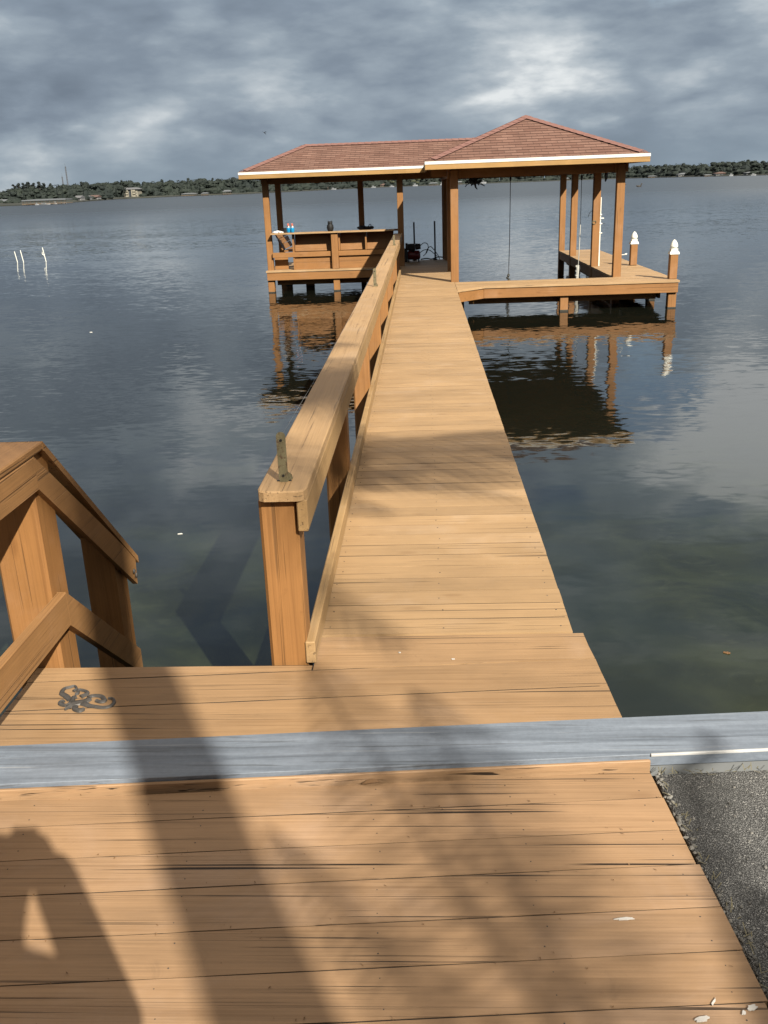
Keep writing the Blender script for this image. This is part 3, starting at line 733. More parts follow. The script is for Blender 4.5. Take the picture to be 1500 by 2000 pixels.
def slope_courses(A, B, Cc, D, course=0.125, lift=0.011):
    """shingled roof plane: eave A->B, top D<-Cc (A-D and B-Cc the sides); every course is real and overlaps the next"""
    A, B, Cc, D = map(Vector, (A, B, Cc, D)); mb = MB(); uvs = []
    ud = (B - A).normalized(); nrm = (B - A).cross(D - A).normalized()
    if nrm.z < 0: nrm = -nrm
    vd = nrm.cross(ud)
    if vd.z < 0: vd = -vd
    H = (D - A).dot(vd); n = int(math.ceil(H / course))
    for i in range(n):
        t0 = i * course / H; t1 = min(1.0, (i + 1) * course / H)
        P = [A.lerp(D, t0), B.lerp(Cc, t0), B.lerp(Cc, t1), A.lerp(D, t1)]
        lo = nrm * lift; hi = nrm * 0.002
        q = [P[0] + lo, P[1] + lo, P[2] + hi, P[3] + hi, P[0], P[1]]
        k = len(mb.v); mb.v += q; mb.f += [(k, k + 1, k + 2, k + 3), (k + 4, k + 5, k + 1, k)]
        for idx in (0, 1, 2, 3): uvs.append(((q[idx] - A).dot(ud), (i + (0.02 if idx < 2 else 0.97)) * course))
        for idx in (4, 5, 1, 0): uvs.append(((q[idx] - A).dot(ud), (i + 0.01) * course))
    return mb, uvs
def build_roof(name, planes):
    mb = MB(); uvs = []
    for pl in planes:
        m_, u_ = slope_courses(*pl); mb.add(m_.v, m_.f); uvs += u_
    me = bpy.data.meshes.new(name); org = bh.location
    me.from_pydata([v - org for v in mb.v], [], mb.f); me.materials.append(M['shingle'])
    uvl = me.uv_layers.new(name='UVMap')
    for i, u in enumerate(uvs): uvl.data[i].uv = u
    me.update(); o = bpy.data.objects.new(name, me); C.objects.link(o); o.parent = bh
    return o
P1, P2, P3, P4 = (RX0, RY0, EZ), (RX1, RY0, EZ), (RX1, RY1, EZ), (RX0, RY1, EZ)
E1, E2 = (AX, AY0, RZ), (AX, AY1, RZ)
hip = build_roof('hip_roof', [(P1, P2, E1, E1), (P2, P3, E2, E1), (P3, P4, E2, E2), (P4, P1, E1, E2)])
Q1, Q2, Q3, Q4 = (LX0, LY0, EZ), (RX0 - .002, LY0, EZ), (1.41, LRY, LZ), (-2.56, LRY, LZ)
Q5, Q6 = (RX0 - .002, LY1, EZ), (LX0, LY1, EZ)
wing = build_roof('wing_roof', [(Q1, Q2, Q3, Q4), (Q5, Q6, Q4, Q3), (Q6, Q1, Q4, Q4)])
def ridge_cap(a, b, parent, wdt=0.13, up=0.020):
    a, b = Vector(a), Vector(b); L = (b - a).length; d = (b - a) / L
    side = d.cross(Vector((0, 0, 1))).normalized(); mb = MB(); n = max(2, int(L / 0.145)); drop = wdt * 0.36 if abs(d.z) < .1 else wdt * 0.24
    for i in range(n):
        if i == 0 and abs(d.z) > .1: continue
        p = a + d * (L * i / n); q = a + d * (L * (i + 1.12) / n)
        u0, u1 = Vector((0, 0, up + .008)), Vector((0, 0, up))
        A = [p + u0, p + u0 + side * wdt - Vector((0, 0, drop)), q + u1 + side * wdt - Vector((0, 0, drop)), q + u1, p + u0 - side * wdt - Vector((0, 0, drop)), q + u1 - side * wdt - Vector((0, 0, drop))]
        e = Vector((0, 0, -.012))
        k = len(mb.v); mb.v += A + [A[0] + e, A[1] + e, A[4] + e]; mb.f += [(k, k + 1, k + 2, k + 3), (k, k + 3, k + 5, k + 4), (k + 6, k + 7, k + 1, k), (k + 8, k + 6, k, k + 4)]
    return mb.build('ridge_cap', M['ridge'], parent)
for a, b in ((P1, E1), (P2, E1), (P3, E2), (P4, E2)): ridge_cap(a, b, hip)
ridge_cap(E1, E2, hip)
ridge_cap(Q1, Q4, wing); ridge_cap(Q6, Q4, wing); ridge_cap((-2.56, LRY, LZ), (1.30, LRY, LZ), wing)
# fascia boards and white drip edge; each one runs along an eave
fb = MB(); de = MB()
def eave_x(xa, xb, y, s):
    fb.box(xa, xb, y, y + s * .036, EB, EZ - .004, 0.003); de.box(xa - .004, xb + .004, y - s * .008, y - s * .0005, EZ - .044, EZ + .006, 0.002)
def eave_y(ya, yb, x, s):
    fb.box(x, x + s * .036, ya, yb, EB, EZ - .004, 0.003); de.box(x - s * .008, x - s * .0005, ya, yb, EZ - .044, EZ + .006, 0.002)
eave_x(RX0, RX1, RY0, 1); eave_x(RX0, RX1, RY1, -1); eave_y(RY0 + .037, RY1 - .037, RX1, -1); eave_y(RY0 + .037, LY0 - .001, RX0, 1); eave_y(LY1 + .001, RY1 - .037, RX0, 1)
eave_x(LX0, RX0 + .03, LY0, 1); eave_x(LX0, RX0 + .03, LY1, -1); eave_y(LY0 + .037, LY1 - .037, LX0, 1)
fb.build('fascia', M['fascia'], bh); de.build('drip_edge', M['white'], bh)
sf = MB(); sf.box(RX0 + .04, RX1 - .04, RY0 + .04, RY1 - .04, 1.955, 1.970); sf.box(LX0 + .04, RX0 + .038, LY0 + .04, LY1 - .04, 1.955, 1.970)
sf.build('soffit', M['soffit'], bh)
PX0, PX1 = 0.58, 3.475
for x in (PX0, PX1):
    for y in (17.2, 19.45, 22.25, 24.05):
        MB().box(x - .07, x + .07, y - .07, y + .07, -1.8, 1.90, 0.008).build('post', M['post'], bh)
for x, y in ((-3.355, 20.97), (-0.455, 20.97), (-3.39, 23.05), (-1.43, 23.05)):
    MB().box(x - .065, x + .065, y - .065, y + .065, -1.8, 1.90, 0.008).build('post', M['post'], bh)
for y in (17.2, 24.05): piece('header_beam', M['beam_x'], bh, PX0 + .072, PX1 - .072, y - .04, y + .04, 1.765, 1.952, 0.004)
piece('header_beam', M['beam_x'], bh, PX0 - .4, PX0 - .125, 17.18, 17.22, 1.80, 1.952, 0.004)
for x in (PX0, PX1):
    piece('roof_beam', M['beam_y'], bh, x - .115, x - .075, 17.13, 24.12, 1.77, 1.952, 0.004); piece('roof_beam', M['beam_y'], bh, x + .075, x + .115, 17.13, 24.12, 1.77, 1.952, 0.004)
for i in range(9): piece('rafter', M['beam_x'], bh, PX0 + .12, PX1 - .12, 17.9 + i * .66, 17.94 + i * .66, 1.86, 1.953)
piece('header_beam', M['beam_x'], bh, -3.288, -0.522, 20.95, 20.99, 1.80, 1.952, 0.004); piece('header_beam', M['beam_x'], bh, -0.388, PX0 - .12, 20.95, 20.99, 1.80, 1.952, 0.004); piece('header_beam', M['beam_x'], bh, -3.55, PX0 - .12, 23.12, 23.16, 1.80, 1.952, 0.004); piece('header_beam', M['beam_y'], bh, -3.46, -3.425, 21.04, 22.98, 1.80, 1.952, 0.004)
# hanging debris nest under the header beam, between the posts: a tangle of rope
tg = MB(); random.seed(3)
for i in range(26):
    c = Vector((1.20, 21.9, 1.70)); p = [c + Vector((random.gauss(0, .10), random.gauss(0, .07), random.gauss(0, .045))) for _ in range(4)]
    tg.tube(p, 0.008, 5)
tg.tube([(1.20, 21.9, 1.70), (1.22, 21.9, 1.58), (1.26, 21.9, 1.53)], [.03, .02, .008], 6); tg.tube([(1.20, 21.9, 1.72), (1.20, 21.9, 1.955)], 0.008, 5)
tag(tg.build('rope_tangle', M['black'], loc=(1.2, 21.9, 1.95)), 'dark tangle of rope hanging under the roof beside the left slip post', 'rope')

# decks of the boathouse
dk = thing('boathouse_deck', (1.0, 19.5, -0.05), 'low tan plank deck around the boat slip under the boathouse', 'deck')
def planks_x(xa, xb, ya, yb, w_=0.14, left=None):
    y = ya; random.seed(int(ya * 100 + xa * 10)); db = MB()
    while y < yb - .02:
        d = min(w_, yb - y); z = random.uniform(-.002, .002)
        xl = left(y + d / 2) if left else xa
        xl0 = left(y) if left else xa; xl1 = left(y + d) if left else xa
        db.prism([(xl0, y + .003), (xb + random.uniform(-.004, .004), y + .003), (xb + random.uniform(-.004, .004), y + d - .003), (xl1, y + d - .003)], -0.036 + z, z, 0.002)
        y += d
    return db.build('decking', M['deck'], dk)
# diagonal corner boards: short lengths ending on the 45 degree cut
y = 15.77; db = MB()
while y < 16.23:
    d = 0.14; db.prism([(0.573, y + .003), (0.575 + (y - 15.76), y + .003), (0.575 + (y + d - 15.76), y + d - .003), (0.573, y + d - .003)], -0.036, 0.0, 0.002); y += d
db.build('decking', M['deck'], dk)
planks_x(0.573, 4.36, 16.24, 17.10)
planks_x(3.41, 4.36, 17.10, 24.08)
planks_x(-3.44, -0.475, 20.74, 23.16)
piece('rim_joist', M['beam_x'], dk, 1.045, 4.345, 16.262, 16.30, -0.205, -0.040, 0.003)
rs_ = MB(); rs_.slab([(0.60, 15.80, -0.205), (1.043, 16.262, -0.205), (1.043, 16.262, -0.040), (0.60, 15.80, -0.040)], (-.027, .027, 0)); rs_.build('rim_joist', M['beam_x'], dk)
piece('rim_joist', M['beam_x'], dk, 4.307, 4.345, 16.302, 24.06, -0.205, -0.040, 0.003)
piece('rim_joist', M['beam_x'], dk, 3.42, 3.458, 17.28, 24.06, -0.205, -0.040, 0.003)
piece('rim_joist', M['beam_x'], dk, 0.575, 3.40, 17.05, 17.088, -0.205, -0.040, 0.003)
piece('rim_joist', M['beam_x'], dk, -3.425, -0.60, 20.762, 20.80, -0.205, -0.040, 0.003); piece('rim_joist', M['beam_x'], dk, -3.425, -3.387, 20.802, 23.14, -0.205, -0.040, 0.003); piece('rim_joist', M['beam_x'], dk, -3.386, -0.48, 23.10, 23.138, -0.205, -0.040, 0.003)
piece('under_beam', M['beam_x'], dk, 0.80, 4.05, 16.56, 16.60, -0.335, -0.206, 0.003); piece('under_beam', M['beam_x'], dk, -3.25, -0.60, 21.06, 21.10, -0.335, -0.206, 0.003); piece('under_beam', M['beam_x'], dk, 0.80, 3.4, 16.95, 16.99, -0.335, -0.206, 0.003)
piece('under_beam', M['beam_x'], dk, 3.6, 3.64, 17.1, 24.0, -0.335, -0.206, 0.003); piece('under_beam', M['beam_x'], dk, 4.10, 4.14, 16.61, 24.0, -0.335, -0.206, 0.003)
for x, y in ((4.27, 16.385), (2.43, 16.385), (0.66, 16.9), (4.20, 17.6), (4.24, 19.4), (4.24, 21.9), (4.24, 23.98), (-3.355, 20.885), (-1.90, 20.885), (-2.6, 22.0), (-3.2, 22.6), (-2.75, 22.8), (-0.75, 22.2), (1.35, 17.5), (2.3, 18.4)):
    if (x, y) in ((1.35, 17.5), (2.3, 18.4)): continue
    MB().box(x - .07, x + .07, y - .07, y + .07, -1.8, -0.2065, 0.008).build('piling', M['post'], dk)
    MB().box(x - .0725, x + .0725, y - .0725, y + .0725, WATER - .1, WATER + .022 + random.uniform(-.005, .008), 0.004).build('waterline_stain', M['weed'], dk)

# finial posts at the right of the deck
def dock_post(x, y, label):
    t = thing('dock_post', (x, y, 0), label, 'post', 'capped posts on the right deck')
    MB().box(x - .066, x + .066, y - .066, y + .066, 0.002, 0.412, 0.008).build('post_shaft', M['post'], t)
    f = MB(); f.lathe([(.078, .412), (.080, .420), (.072, .452), (.052, .475), (.058, .50), (.060, .505)], (x, y, 0), sq=True)
    f.lathe([(.042, .503), (.050, .515), (.064, .535), (.064, .555), (.056, .585), (.042, .612), (.024, .636), (.010, .648), (.003, .652)], (x, y, 0), 14)
    f.build('finial', M['pvc'], t, smooth=False)
dock_post(4.292, 16.50, 'tan deck post with white pointed finial at the near right deck corner')
dock_post(4.232, 19.34, 'tan deck post with white finial, behind the corner one')

# bench wall of the left wing
bw = thing('bench_wall', (-1.9, 20.9, 0), 'waist high tan wooden bench wall with panels and a flat cap under the left roof', 'bench')
MB().box(-3.285, -0.60, 20.72, 21.06, 0.758, 0.788, 0.004).build('cap_board', M['rail_top'], bw)
MB().box(-3.283, -0.60, 20.835, 20.875, 0.272, 0.378, 0.004).build('mid_rail', M['beam_x'], bw)
piece('lower_panel', M['beam_x'], bw, -2.83, -1.975, 20.885, 20.905, 0.003, 0.268, .002); piece('lower_panel', M['beam_x'], bw, -1.825, -0.62, 20.885, 20.905, 0.003, 0.268, .002)
for xa, xb in ((-2.795, -1.98), (-1.79, -1.245), (-1.205, -0.62)):
    up = MB()
    for k in range(3):
        z0 = 0.384 + k * .125; yb = 21.0 + k * .022
        up.slab([(xa, yb, z0), (xa, yb + .022, z0 + .1245), (xa, yb + .042, z0 + .1245), (xa, yb + .02, z0)], (xb - xa, 0, 0))
    up.build('back_panel', M['beam_x'], bw)
MB().box(-1.972, -1.828, 20.765, 20.90, 0.003, 0.756, 0.006).build('post', M['post'], bw)
for xa in (-2.835, -1.824, -1.24): MB().box(xa, xa + .034, 20.86, 21.05, 0.385 if xa > -2 else 0.003, 0.756, 0.003).build('stile', M['post'], bw)
MB().box(-2.79, -0.62, 21.05, 21.5, 0.36, 0.395, 0.004).build('seat', M['beam_x'], bw)
MB().box(-2.79, -0.62, 21.40, 21.44, 0.003, 0.358, 0.004).build('seat_front', M['beam_x'], bw)
sbch = thing('side_bench', (-3.2, 21.8, 0), 'slanted slatted side bench seen through the left opening of the bench wall', 'bench')
for k in range(3):
    z0 = 0.42 + k * .12; xb = -3.08 - k * .05
    mb = MB(); mb.slab([(xb, 21.10, z0), (xb - .045, 21.10, z0 + .11), (xb - .065, 21.10, z0 + .105), (xb - .02, 21.10, z0 - .005)], (0, 1.6, 0)); mb.build('back_slat', M['beam_y'], sbch)
MB().box(-3.06, -2.86, 21.10, 22.7, 0.375, 0.405, 0.004).build('seat', M['beam_y'], sbch)
MB().box(-3.28, -2.98, 21.08, 21.098, 0.003, 0.262, 0.002).build('end_panel', M['beam_x'], sbch)
MB().box(-2.95, -2.90, 22.0, 22.05, 0.003, 0.374, 0.003).build('leg', M['post'], sbch)

# things on the bench cap
def bottle(x, y, z, label):
    t = thing('spray_bottle', (x, y, z), label, 'bottle', 'blue spray bottles on the bench wall')
    MB().lathe([(.036, 0), (.042, .006), (.042, .085), (.034, .105)], (x, y, z), 12).build('body', M['blue_fluid'], t, True)
    MB().lathe([(.033, .106), (.020, .125), (.018, .136)], (x, y, z), 12).build('neck', M['white'], t, True)
    n = MB(); n.lathe([(.018, .137), (.020, .142), (.020, .165), (.012, .170)], (x, y, z), 10); n.box(x - .018, x + .018, y - .050, y + .02, z + .168, z + .190, .004); n.box(x - .008, x + .008, y - .045, y - .03, z + .14, z + .168, .002)
    n.build('trigger', M['orange_cap'], t)
bottle(-2.905, 20.93, 0.788, 'left one of two blue spray bottles with orange triggers on the bench wall')
bottle(-2.815, 20.90, 0.788, 'right one of two blue spray bottles with orange triggers on the bench wall')
cup = MB(); cup.lathe([(.030, 0), (.036, .10), (.034, .10), (.028, .006)], (-2.985, 20.93, 0.788), 12); cup.tube([(-3.02, 20.93, .81), (-3.05, 20.93, .82), (-3.05, 20.93, .86), (-3.02, 20.93, .87)], .006, 6)
tag(cup.build('mug', M['black'], loc=(-2.985, 20.93, .788)), 'dark mug standing left of the blue bottles on the bench wall', 'mug')
rg = MB(); random.seed(8)
for c, r in (((-3.20, 20.9, .80), .045), ((-3.14, 20.91, .815), .05), ((-3.09, 20.9, .805), .045), ((-3.05, 20.92, .798), .03), ((-3.17, 20.87, .795), .035)): rg.ball(c, r, 9, 6, (1.1, 1, .55), .22)
tag(rg.build('cloth_rag', M['rag'], loc=(-3.14, 20.9, .788)), 'crumpled white rag at the left end of the bench wall cap', 'rag')
ow = MB(); ox, oy, oz = -1.99, 20.92, 0.788
ow.lathe([(.050, 0), (.062, .03), (.070, .08), (.064, .125), (.050, .150), (.052, .165), (.054, .180), (.046, .196), (.030, .206)], (ox, oy, oz), 14)
for k in (-1, 1): ow.tube([(ox + k * .034, oy, oz + .190), (ox + k * .044, oy, oz + .224)], [.016, .003], 7)
ow.ball((ox, oy - .05, oz + .176), .012, 6, 4, (.7, 1.2, .8)); ow.ball((ox - .055, oy, oz + .08), .04, 8, 6, (.5, .8, 1.5)); ow.ball((ox + .055, oy, oz + .08), .04, 8, 6, (.5, .8, 1.5))
tag(ow.build('owl_decoy', M['owl'], loc=(ox, oy, oz), smooth=True), 'black owl shaped decoy with two ear tufts standing on the bench wall', 'owl decoy')
bn = MB()
bn.ball((-1.30, 23.02, .74), .12, 12, 8, (1.0, .7, .35), .2); bn.ball((-1.42, 22.97, .755), .09, 10, 6, (1.3, .8, .5), .25); bn.ball((-1.20, 23.0, .75), .06, 9, 6, (1.1, .8, .6), .2)
bn.tube([(-1.27, 23., .76), (-1.25, 23., .82), (-1.22, 23., .83), (-1.20, 23., .77)], .01, 6)
tag(bn.build('dark_bundle', M['bundle'], loc=(-1.35, 23.0, .70)), 'dark lumpy bundle at the foot of the back middle post beyond the bench wall', 'bundle')
br_ = MB(); br_.box(-3.3, -0.53, 22.93, 23.10, 0.66, 0.70, .004)
tag(br_.build('back_rail', M['beam_x'], loc=(-1.9, 23.0, 0.68)), 'flat rail along the back of the left wing behind the bench wall', 'rail')

# ------------------------------------------------------------------ machine, rods and hoses at the end of the walkway
pmx, pmy = -0.235, 22.08
pu = thing('air_compressor', (pmx, pmy, 0), 'black and red portable compressor in the shade at the end of the walkway', 'compressor')
t_ = MB(); t_.tube([(pmx - .11, pmy, .145), (pmx - .085, pmy, .145), (pmx + .165, pmy, .145), (pmx + .19, pmy, .145)], [.06, .105, .105, .06], 18); t_.build('tank', M['red'], pu, True)
MB().box(pmx - .195, pmx - .10, pmy - .12, pmy + .12, .0, .30, .02).build('side_pack', M['black'], pu)
e_ = MB(); e_.box(pmx - .12, pmx + .08, pmy - .11, pmy + .10, .255, .40, .03); e_.tube([(pmx - .15, pmy, .335), (pmx - .10, pmy, .335)], .085, 14); e_.tube([(pmx + .08, pmy, .33), (pmx + .20, pmy, .335)], [.075, .06], 12)
e_.tube([(pmx - .20, pmy - .09, .31), (pmx - .215, pmy - .1, .25), (pmx - .18, pmy - .1, .20)], .012, 6)
for k in range(5): e_.box(pmx - .10 + k * .036, pmx - .088 + k * .036, pmy - .125, pmy - .108, .28, .38, .002)
e_.build('motor', M['black'], pu)
ft = MB()
for x in (-.08, .15):
    for y in (-.08, .08): ft.box(pmx + x - .015, pmx + x + .015, pmy + y - .015, pmy + y + .015, 0.001, .075, .003)
ft.build('foot', M['black'], pu)
h = MB()
def curve(pts, r=.009): 
    P3 = [Vector(p) for p in pts]; out = []
    for i in range(len(P3) - 1):
        a, b, c, d = P3[max(i - 1, 0)], P3[i], P3[i + 1], P3[min(i + 2, len(P3) - 1)]
        for k in range(6):
            t = k / 6; out.append(0.5 * (2 * b + (c - a) * t + (2 * a - 5 * b + 4 * c - d) * t * t + (3 * b - a - 3 * c + d) * t ** 3))
    out.append(P3[-1]); h.tube(out, r, 6)
hy = 22.2
curve([(-.05, hy, .33), (.03, hy, .40), (.12, hy, .38), (.14, hy, .28), (.09, hy, .17), (.02, hy, .11)])
curve([(-.05, hy, .19), (.05, hy, .245), (.17, hy, .235), (.27, hy, .16), (.34, hy, .10)])
curve([(.08, hy + .05, .16), (.13, hy + .05, .27), (.20, hy + .05, .31), (.28, hy + .05, .23), (.36, hy + .05, .12), (.40, hy + .05, .02)])
curve([(-.04, hy + .1, .03), (.10, hy + .1, .045), (.22, hy + .08, .03), (.36, hy + .1, .07), (.48, hy + .1, .06)], .014)
tag(h.build('air_hose', M['black'], loc=(.1, hy, .02)), 'looping black hose lying between the compressor and the post', 'hose')
for x, top, lab in ((-0.178, 0.86, 'left one of two thin black rods upright behind the compressor'), (0.302, 0.87, 'right one of two thin black rods upright beside the hoses')):
    r_ = MB(); r_.tube([(x, 22.40, 0.001), (x - .004, 22.40, top)], .019, 8); r_.tube([(x, 22.40, .001), (x, 22.40, .03)], .05, 10)
    tag(r_.build('steel_rod', M['black'], loc=(x, 22.40, 0)), lab, 'rod', 'upright rods at the walkway end')

# ------------------------------------------------------------------ lift cables, rope, white pole on the slip
lc = thing('lift_cable', (1.73, 19.0, 1.86), 'thin dark lift cable hanging from a pulley in the middle of the slip', 'cable')
MB().ball((1.73, 19.0, 1.72), .035, 10, 6, (.6, 1, 1.2)).build('pulley', M['black'], lc)
MB().tube([(1.73, 19.0, 1.955), (1.73, 19.0, 1.70), (1.725, 19.0, .6), (1.70, 19.0, -.7)], .007, 6).build('wire', M['cable'], lc)
tb = MB(); random.seed(2)
for i in range(7): tb.ball((1.70 + random.uniform(-.02, .02), 19.0, -.36 + i * .045), .028, 7, 5, (1, 1, 1.1), .2)
tb.build('weed_clump', M['weed'], lc)
rp = thing('fender_rope', (3.22, 19.7, 1.86), 'slanting cable with a thick white rope end hanging between the right slip posts', 'rope')
MB().tube([(3.20, 19.65, 1.955), (3.20, 19.65, 1.66), (3.215, 19.70, .80)], .006, 6).build('wire', M['cable'], rp)
MB().tube([(3.215, 19.70, .80), (3.21, 19.75, .0)], .009, 6).build('white_line', M['rope_white'], rp)
fr = MB(); fr.tube([(3.21, 19.75, .0), (3.205, 19.76, -.06), (3.20, 19.78, -.42)], [.03, .045, .042], 8)
for i in range(9): fr.ball((3.205 + (.014 if i % 2 else -.014), 19.77, -.03 - i * .045), .046, 8, 5, (1, 1, .7))
fr.build('thick_rope', M['rope_white'], rp)
MB().ball((3.20, 19.65, 1.70), .04, 9, 6, (.6, 1, 1.3)).build('pulley', M['black'], rp)
wp = thing('white_pole', (3.57, 19.40, 0), 'slim white plastic pole with clamps leaning against the second right slip post', 'pole')
MB().tube([(3.563, 19.42, 0.002), (3.561, 19.43, 1.32)], [.015, .010], 8).build('tube', M['pvc'], wp)
for z, s_ in ((.64, .03), (.82, .025), (.92, .055), (.99, .012)):
    x = 3.563; MB().box(x - .016, x + .012 + s_, 19.405, 19.44, z - .011, z + .011, .004).build('clamp', M['pvc'], wp)
MB().box(3.60, 3.66, 19.415, 19.425, .812, .820).build('hook', M['darkmetal'], wp)
cl = MB(); cl.tube([(3.435 + .035 * math.cos(a), 19.37, .85 + .035 * math.sin(a)) for a in [PI * .8 + i * PI * 1.4 / 10 for i in range(11)]], .007, 6)
cl.box(3.40, 3.47, 19.372, 19.379, .865, .885, .002)
tag(cl.build('mooring_ring', M['rust'], loc=(3.435, 19.38, .85)), 'small rusty mooring ring on the second right slip post', 'ring')
lhk = MB(); lhk.tube([(3.40, 19.42, 1.08), (3.34, 19.42, 1.03), (3.32, 19.42, .96)], .006, 6); lhk.tube([(3.40, 19.42, 1.08), (3.41, 19.42, 1.09)], .009, 6)
tag(lhk.build('bent_hook', M['darkmetal'], loc=(3.405, 19.42, 1.08)), 'thin dark bent hook sticking out left of the second right slip post', 'hook')
th = MB(); th.box(3.55, 3.565, 17.24, 17.25, .36, .55, .002); th.tube([(3.56, 17.245, .37), (3.66, 17.245, .375)], .006, 6); th.tube([(3.62, 17.245, .377), (3.66, 17.245, .39)], .010, 6)  # pale hook beside the front right post
tag(th.build('post_hook', M['pvc'], loc=(3.555, 17.245, .4)), 'small pale hook sticking out right of the front right post', 'hook')
hd = MB(); hd.tube([(3.56, 19.0, 1.955), (3.56, 19.0, 1.80)], .008, 6); hd.ball((3.56, 19.0, 1.73), .045, 9, 7, (.8, .8, 1.9), .15); hd.tube([(3.56, 19.0, 1.68), (3.55, 19.0, 1.61)], [.03, .012], 6)
tag(hd.build('hanging_bell', M['black'], loc=(3.56, 19.0, 1.95)), 'small dark ornament hanging under the eave beside the front right post', 'ornament')

# ------------------------------------------------------------------ on the water: stakes, ducks, floating bits
for (x, y, hh, lean, lab) in ((-14.65, 33.96, .36, -.05, 'leftmost thin white stake standing in the water'), (-14.38, 33.85, .40, -.05, 'middle thin white stake standing in the water beside the leftmost'), (-13.5, 33.72, .48, -.06, 'thin white stake standing apart to the right with a short side arm')):
    s_ = MB(); s_.tube([(x, y, WATER - .6), (x, y, WATER), (x + lean, y, WATER + hh)], .013, 8)
    s_.ball((x + lean, y, WATER + hh), .015, 8, 5)
    if hh > .45: s_.tube([(x - .02, y, WATER + .20), (x - .10, y, WATER + .27), (x - .085, y, WATER + .34)], .011, 7)
    tag(s_.build('water_stake', M['pvc'], loc=(x, y, WATER)), lab, 'stake', 'white stakes in the water')
for p, lab in ((far_at(1216, 366, 199), 'dark duck on the water right of the boathouse, the left of two'), (far_at(1248, 365, 198), 'dark duck on the water right of the boathouse, the right of two')):
    d = MB(); c = Vector((p.x, p.y, WATER + .12)); d.ball(c, .3, 12, 8, (1.5, .8, .7)); d.tube([c + Vector((.35, 0, .05)), c + Vector((.42, 0, .30)), c + Vector((.48, 0, .42))], [.12, .09, .11], 8); d.ball(c + Vector((.5, 0, .46)), .13, 8, 6); d.tube([c + Vector((.58, 0, .45)), c + Vector((.74, 0, .42))], [.05, .02], 6)
    d.tube([c + Vector((-.35, 0, .05)), c + Vector((-.62, 0, .16))], [.14, .03], 6)
    tag(d.build('duck', M['duck'], loc=c, smooth=True), lab, 'duck', 'ducks on the lake')
def floater(name, p, a, b_, rot, m_, lab, cat):
    f = MB(); pts = blotch((p[0], p[1]), a, b_, rot, 10); f.prism(pts, WATER - .004, WATER + .006, .003); tag(f.build(name, m_, loc=(p[0], p[1], WATER)), lab, cat)
floater('feather', (-1.672, 5.762), .022, .008, .2, M['white'], 'small white feather floating between the two railings', 'feather')
floater('floating_leaf', (-5.617, 15.497), .030, .016, .1, M['white'], 'pale leaf floating on the open water left of the pier', 'leaf')
floater('floating_twig', (-0.95, 7.25), .05, .008, .1, M['duck'], 'dark twig floating left of the near end of the railing', 'twig')
floater('dead_leaf', (1.42, 4.0), .022, .009, -.5, M['leafdry'], 'tiny brown leaf floating right of the platform corner', 'leaf')

# bird
bp_ = far_at(516, 259, 120); bi = MB()
bi.tube([bp_ + Vector((-.05, -.1, .05)), bp_ + Vector((0.02, 0, -.02)), bp_ + Vector((.12, .1, -.12))], [.02, .055, .015], 7)
for k in (-1, 1):
    bi.add([bp_ + Vector((0, -.06, .02)), bp_ + Vector((k * .18 + .02, .0, .12 if k > 0 else .10)), bp_ + Vector((k * .34 + .02, .06, .03 if k > 0 else .16)), bp_ + Vector((k * .18 + .03, .10, .07)), bp_ + Vector((.04, .08, -.02))], [(0, 1, 3, 4), (1, 2, 3)])
bi.add([bp_ + Vector((.08, .05, -.06)), bp_ + Vector((.22, .1, -.14)), bp_ + Vector((.18, .15, -.22))], [(0, 1, 2)])
tag(bi.build('bird', M['bird'], loc=bp_), 'small dark bird flying in the sky above the left roof', 'bird')

# ------------------------------------------------------------------ far shore
shore_px = [(-260, 372, 411), (-120, 373, 406), (0, 377, 403), (50, 369, 401), (100, 365, 399), (150, 361, 395), (200, 357, 391), (250, 355, 388), (300, 356, 386), (350, 353, 383.5), (400, 351, 382), (450, 348, 380), (520, 346, 377), (640, 344, 371), (720, 342, 366.5), (800, 343, 363.5), (855, 342, 361.5), (900, 341, 360), (1000, 338, 355.5), (1100, 334, 352), (1210, 326, 349), (1270, 323, 347.5), (1350, 320, 345.5), (1400, 318, 344.5), (1460, 315, 343), (1500, 318, 342), (1620, 312, 338.5), (1780, 306, 334)]
def dist_at_water(x, y):
    d = ray(x, y); t = (WATER - CAM.z) / d.z; return CAM + d * t
pts_sh = []
for x, yt, yb in shore_px:
    p = dist_at_water(x, yb)
    if p.y > 900: p = CAM + (p - CAM) * (900 / p.y); p.z = WATER
    if p.y < 0: continue
    top = far_at(x, yt, p.y + 12)
    pts_sh.append((x, p, top.z - WATER))
def shore(x):
    for i in range(len(pts_sh) - 1):
        a, b = pts_sh[i], pts_sh[i + 1]
        if a[0] <= x <= b[0]:
            t = (x - a[0]) / (b[0] - a[0]); q = a[1].lerp(b[1], t); return q, a[2] * (1 - t) + b[2] * t
    return (pts_sh[0][1], pts_sh[0][2]) if x < pts_sh[0][0] else (pts_sh[-1][1], pts_sh[-1][2])
bk = MB(); vs = []
for x, p, hgt in pts_sh:
    d = Vector((p.x - CAM.x, p.y - CAM.y, 0)).normalized()
    vs += [Vector((p.x, p.y, WATER - 0.5)), Vector((p.x, p.y, WATER + .25)) , Vector((p.x, p.y, WATER + .8)) + d * 12, Vector((p.x, p.y, WATER + 2.0)) + d * 260]
fs = []
for i in range(len(pts_sh) - 1):
    for k in range(3): fs.append((i * 4 + k, (i + 1) * 4 + k, (i + 1) * 4 + k + 1, i * 4 + k + 1))
bk.add(vs, fs)
tag(bk.build('far_shore', M['bank']), 'low green bank of the far shore', 'shore', kind='structure')

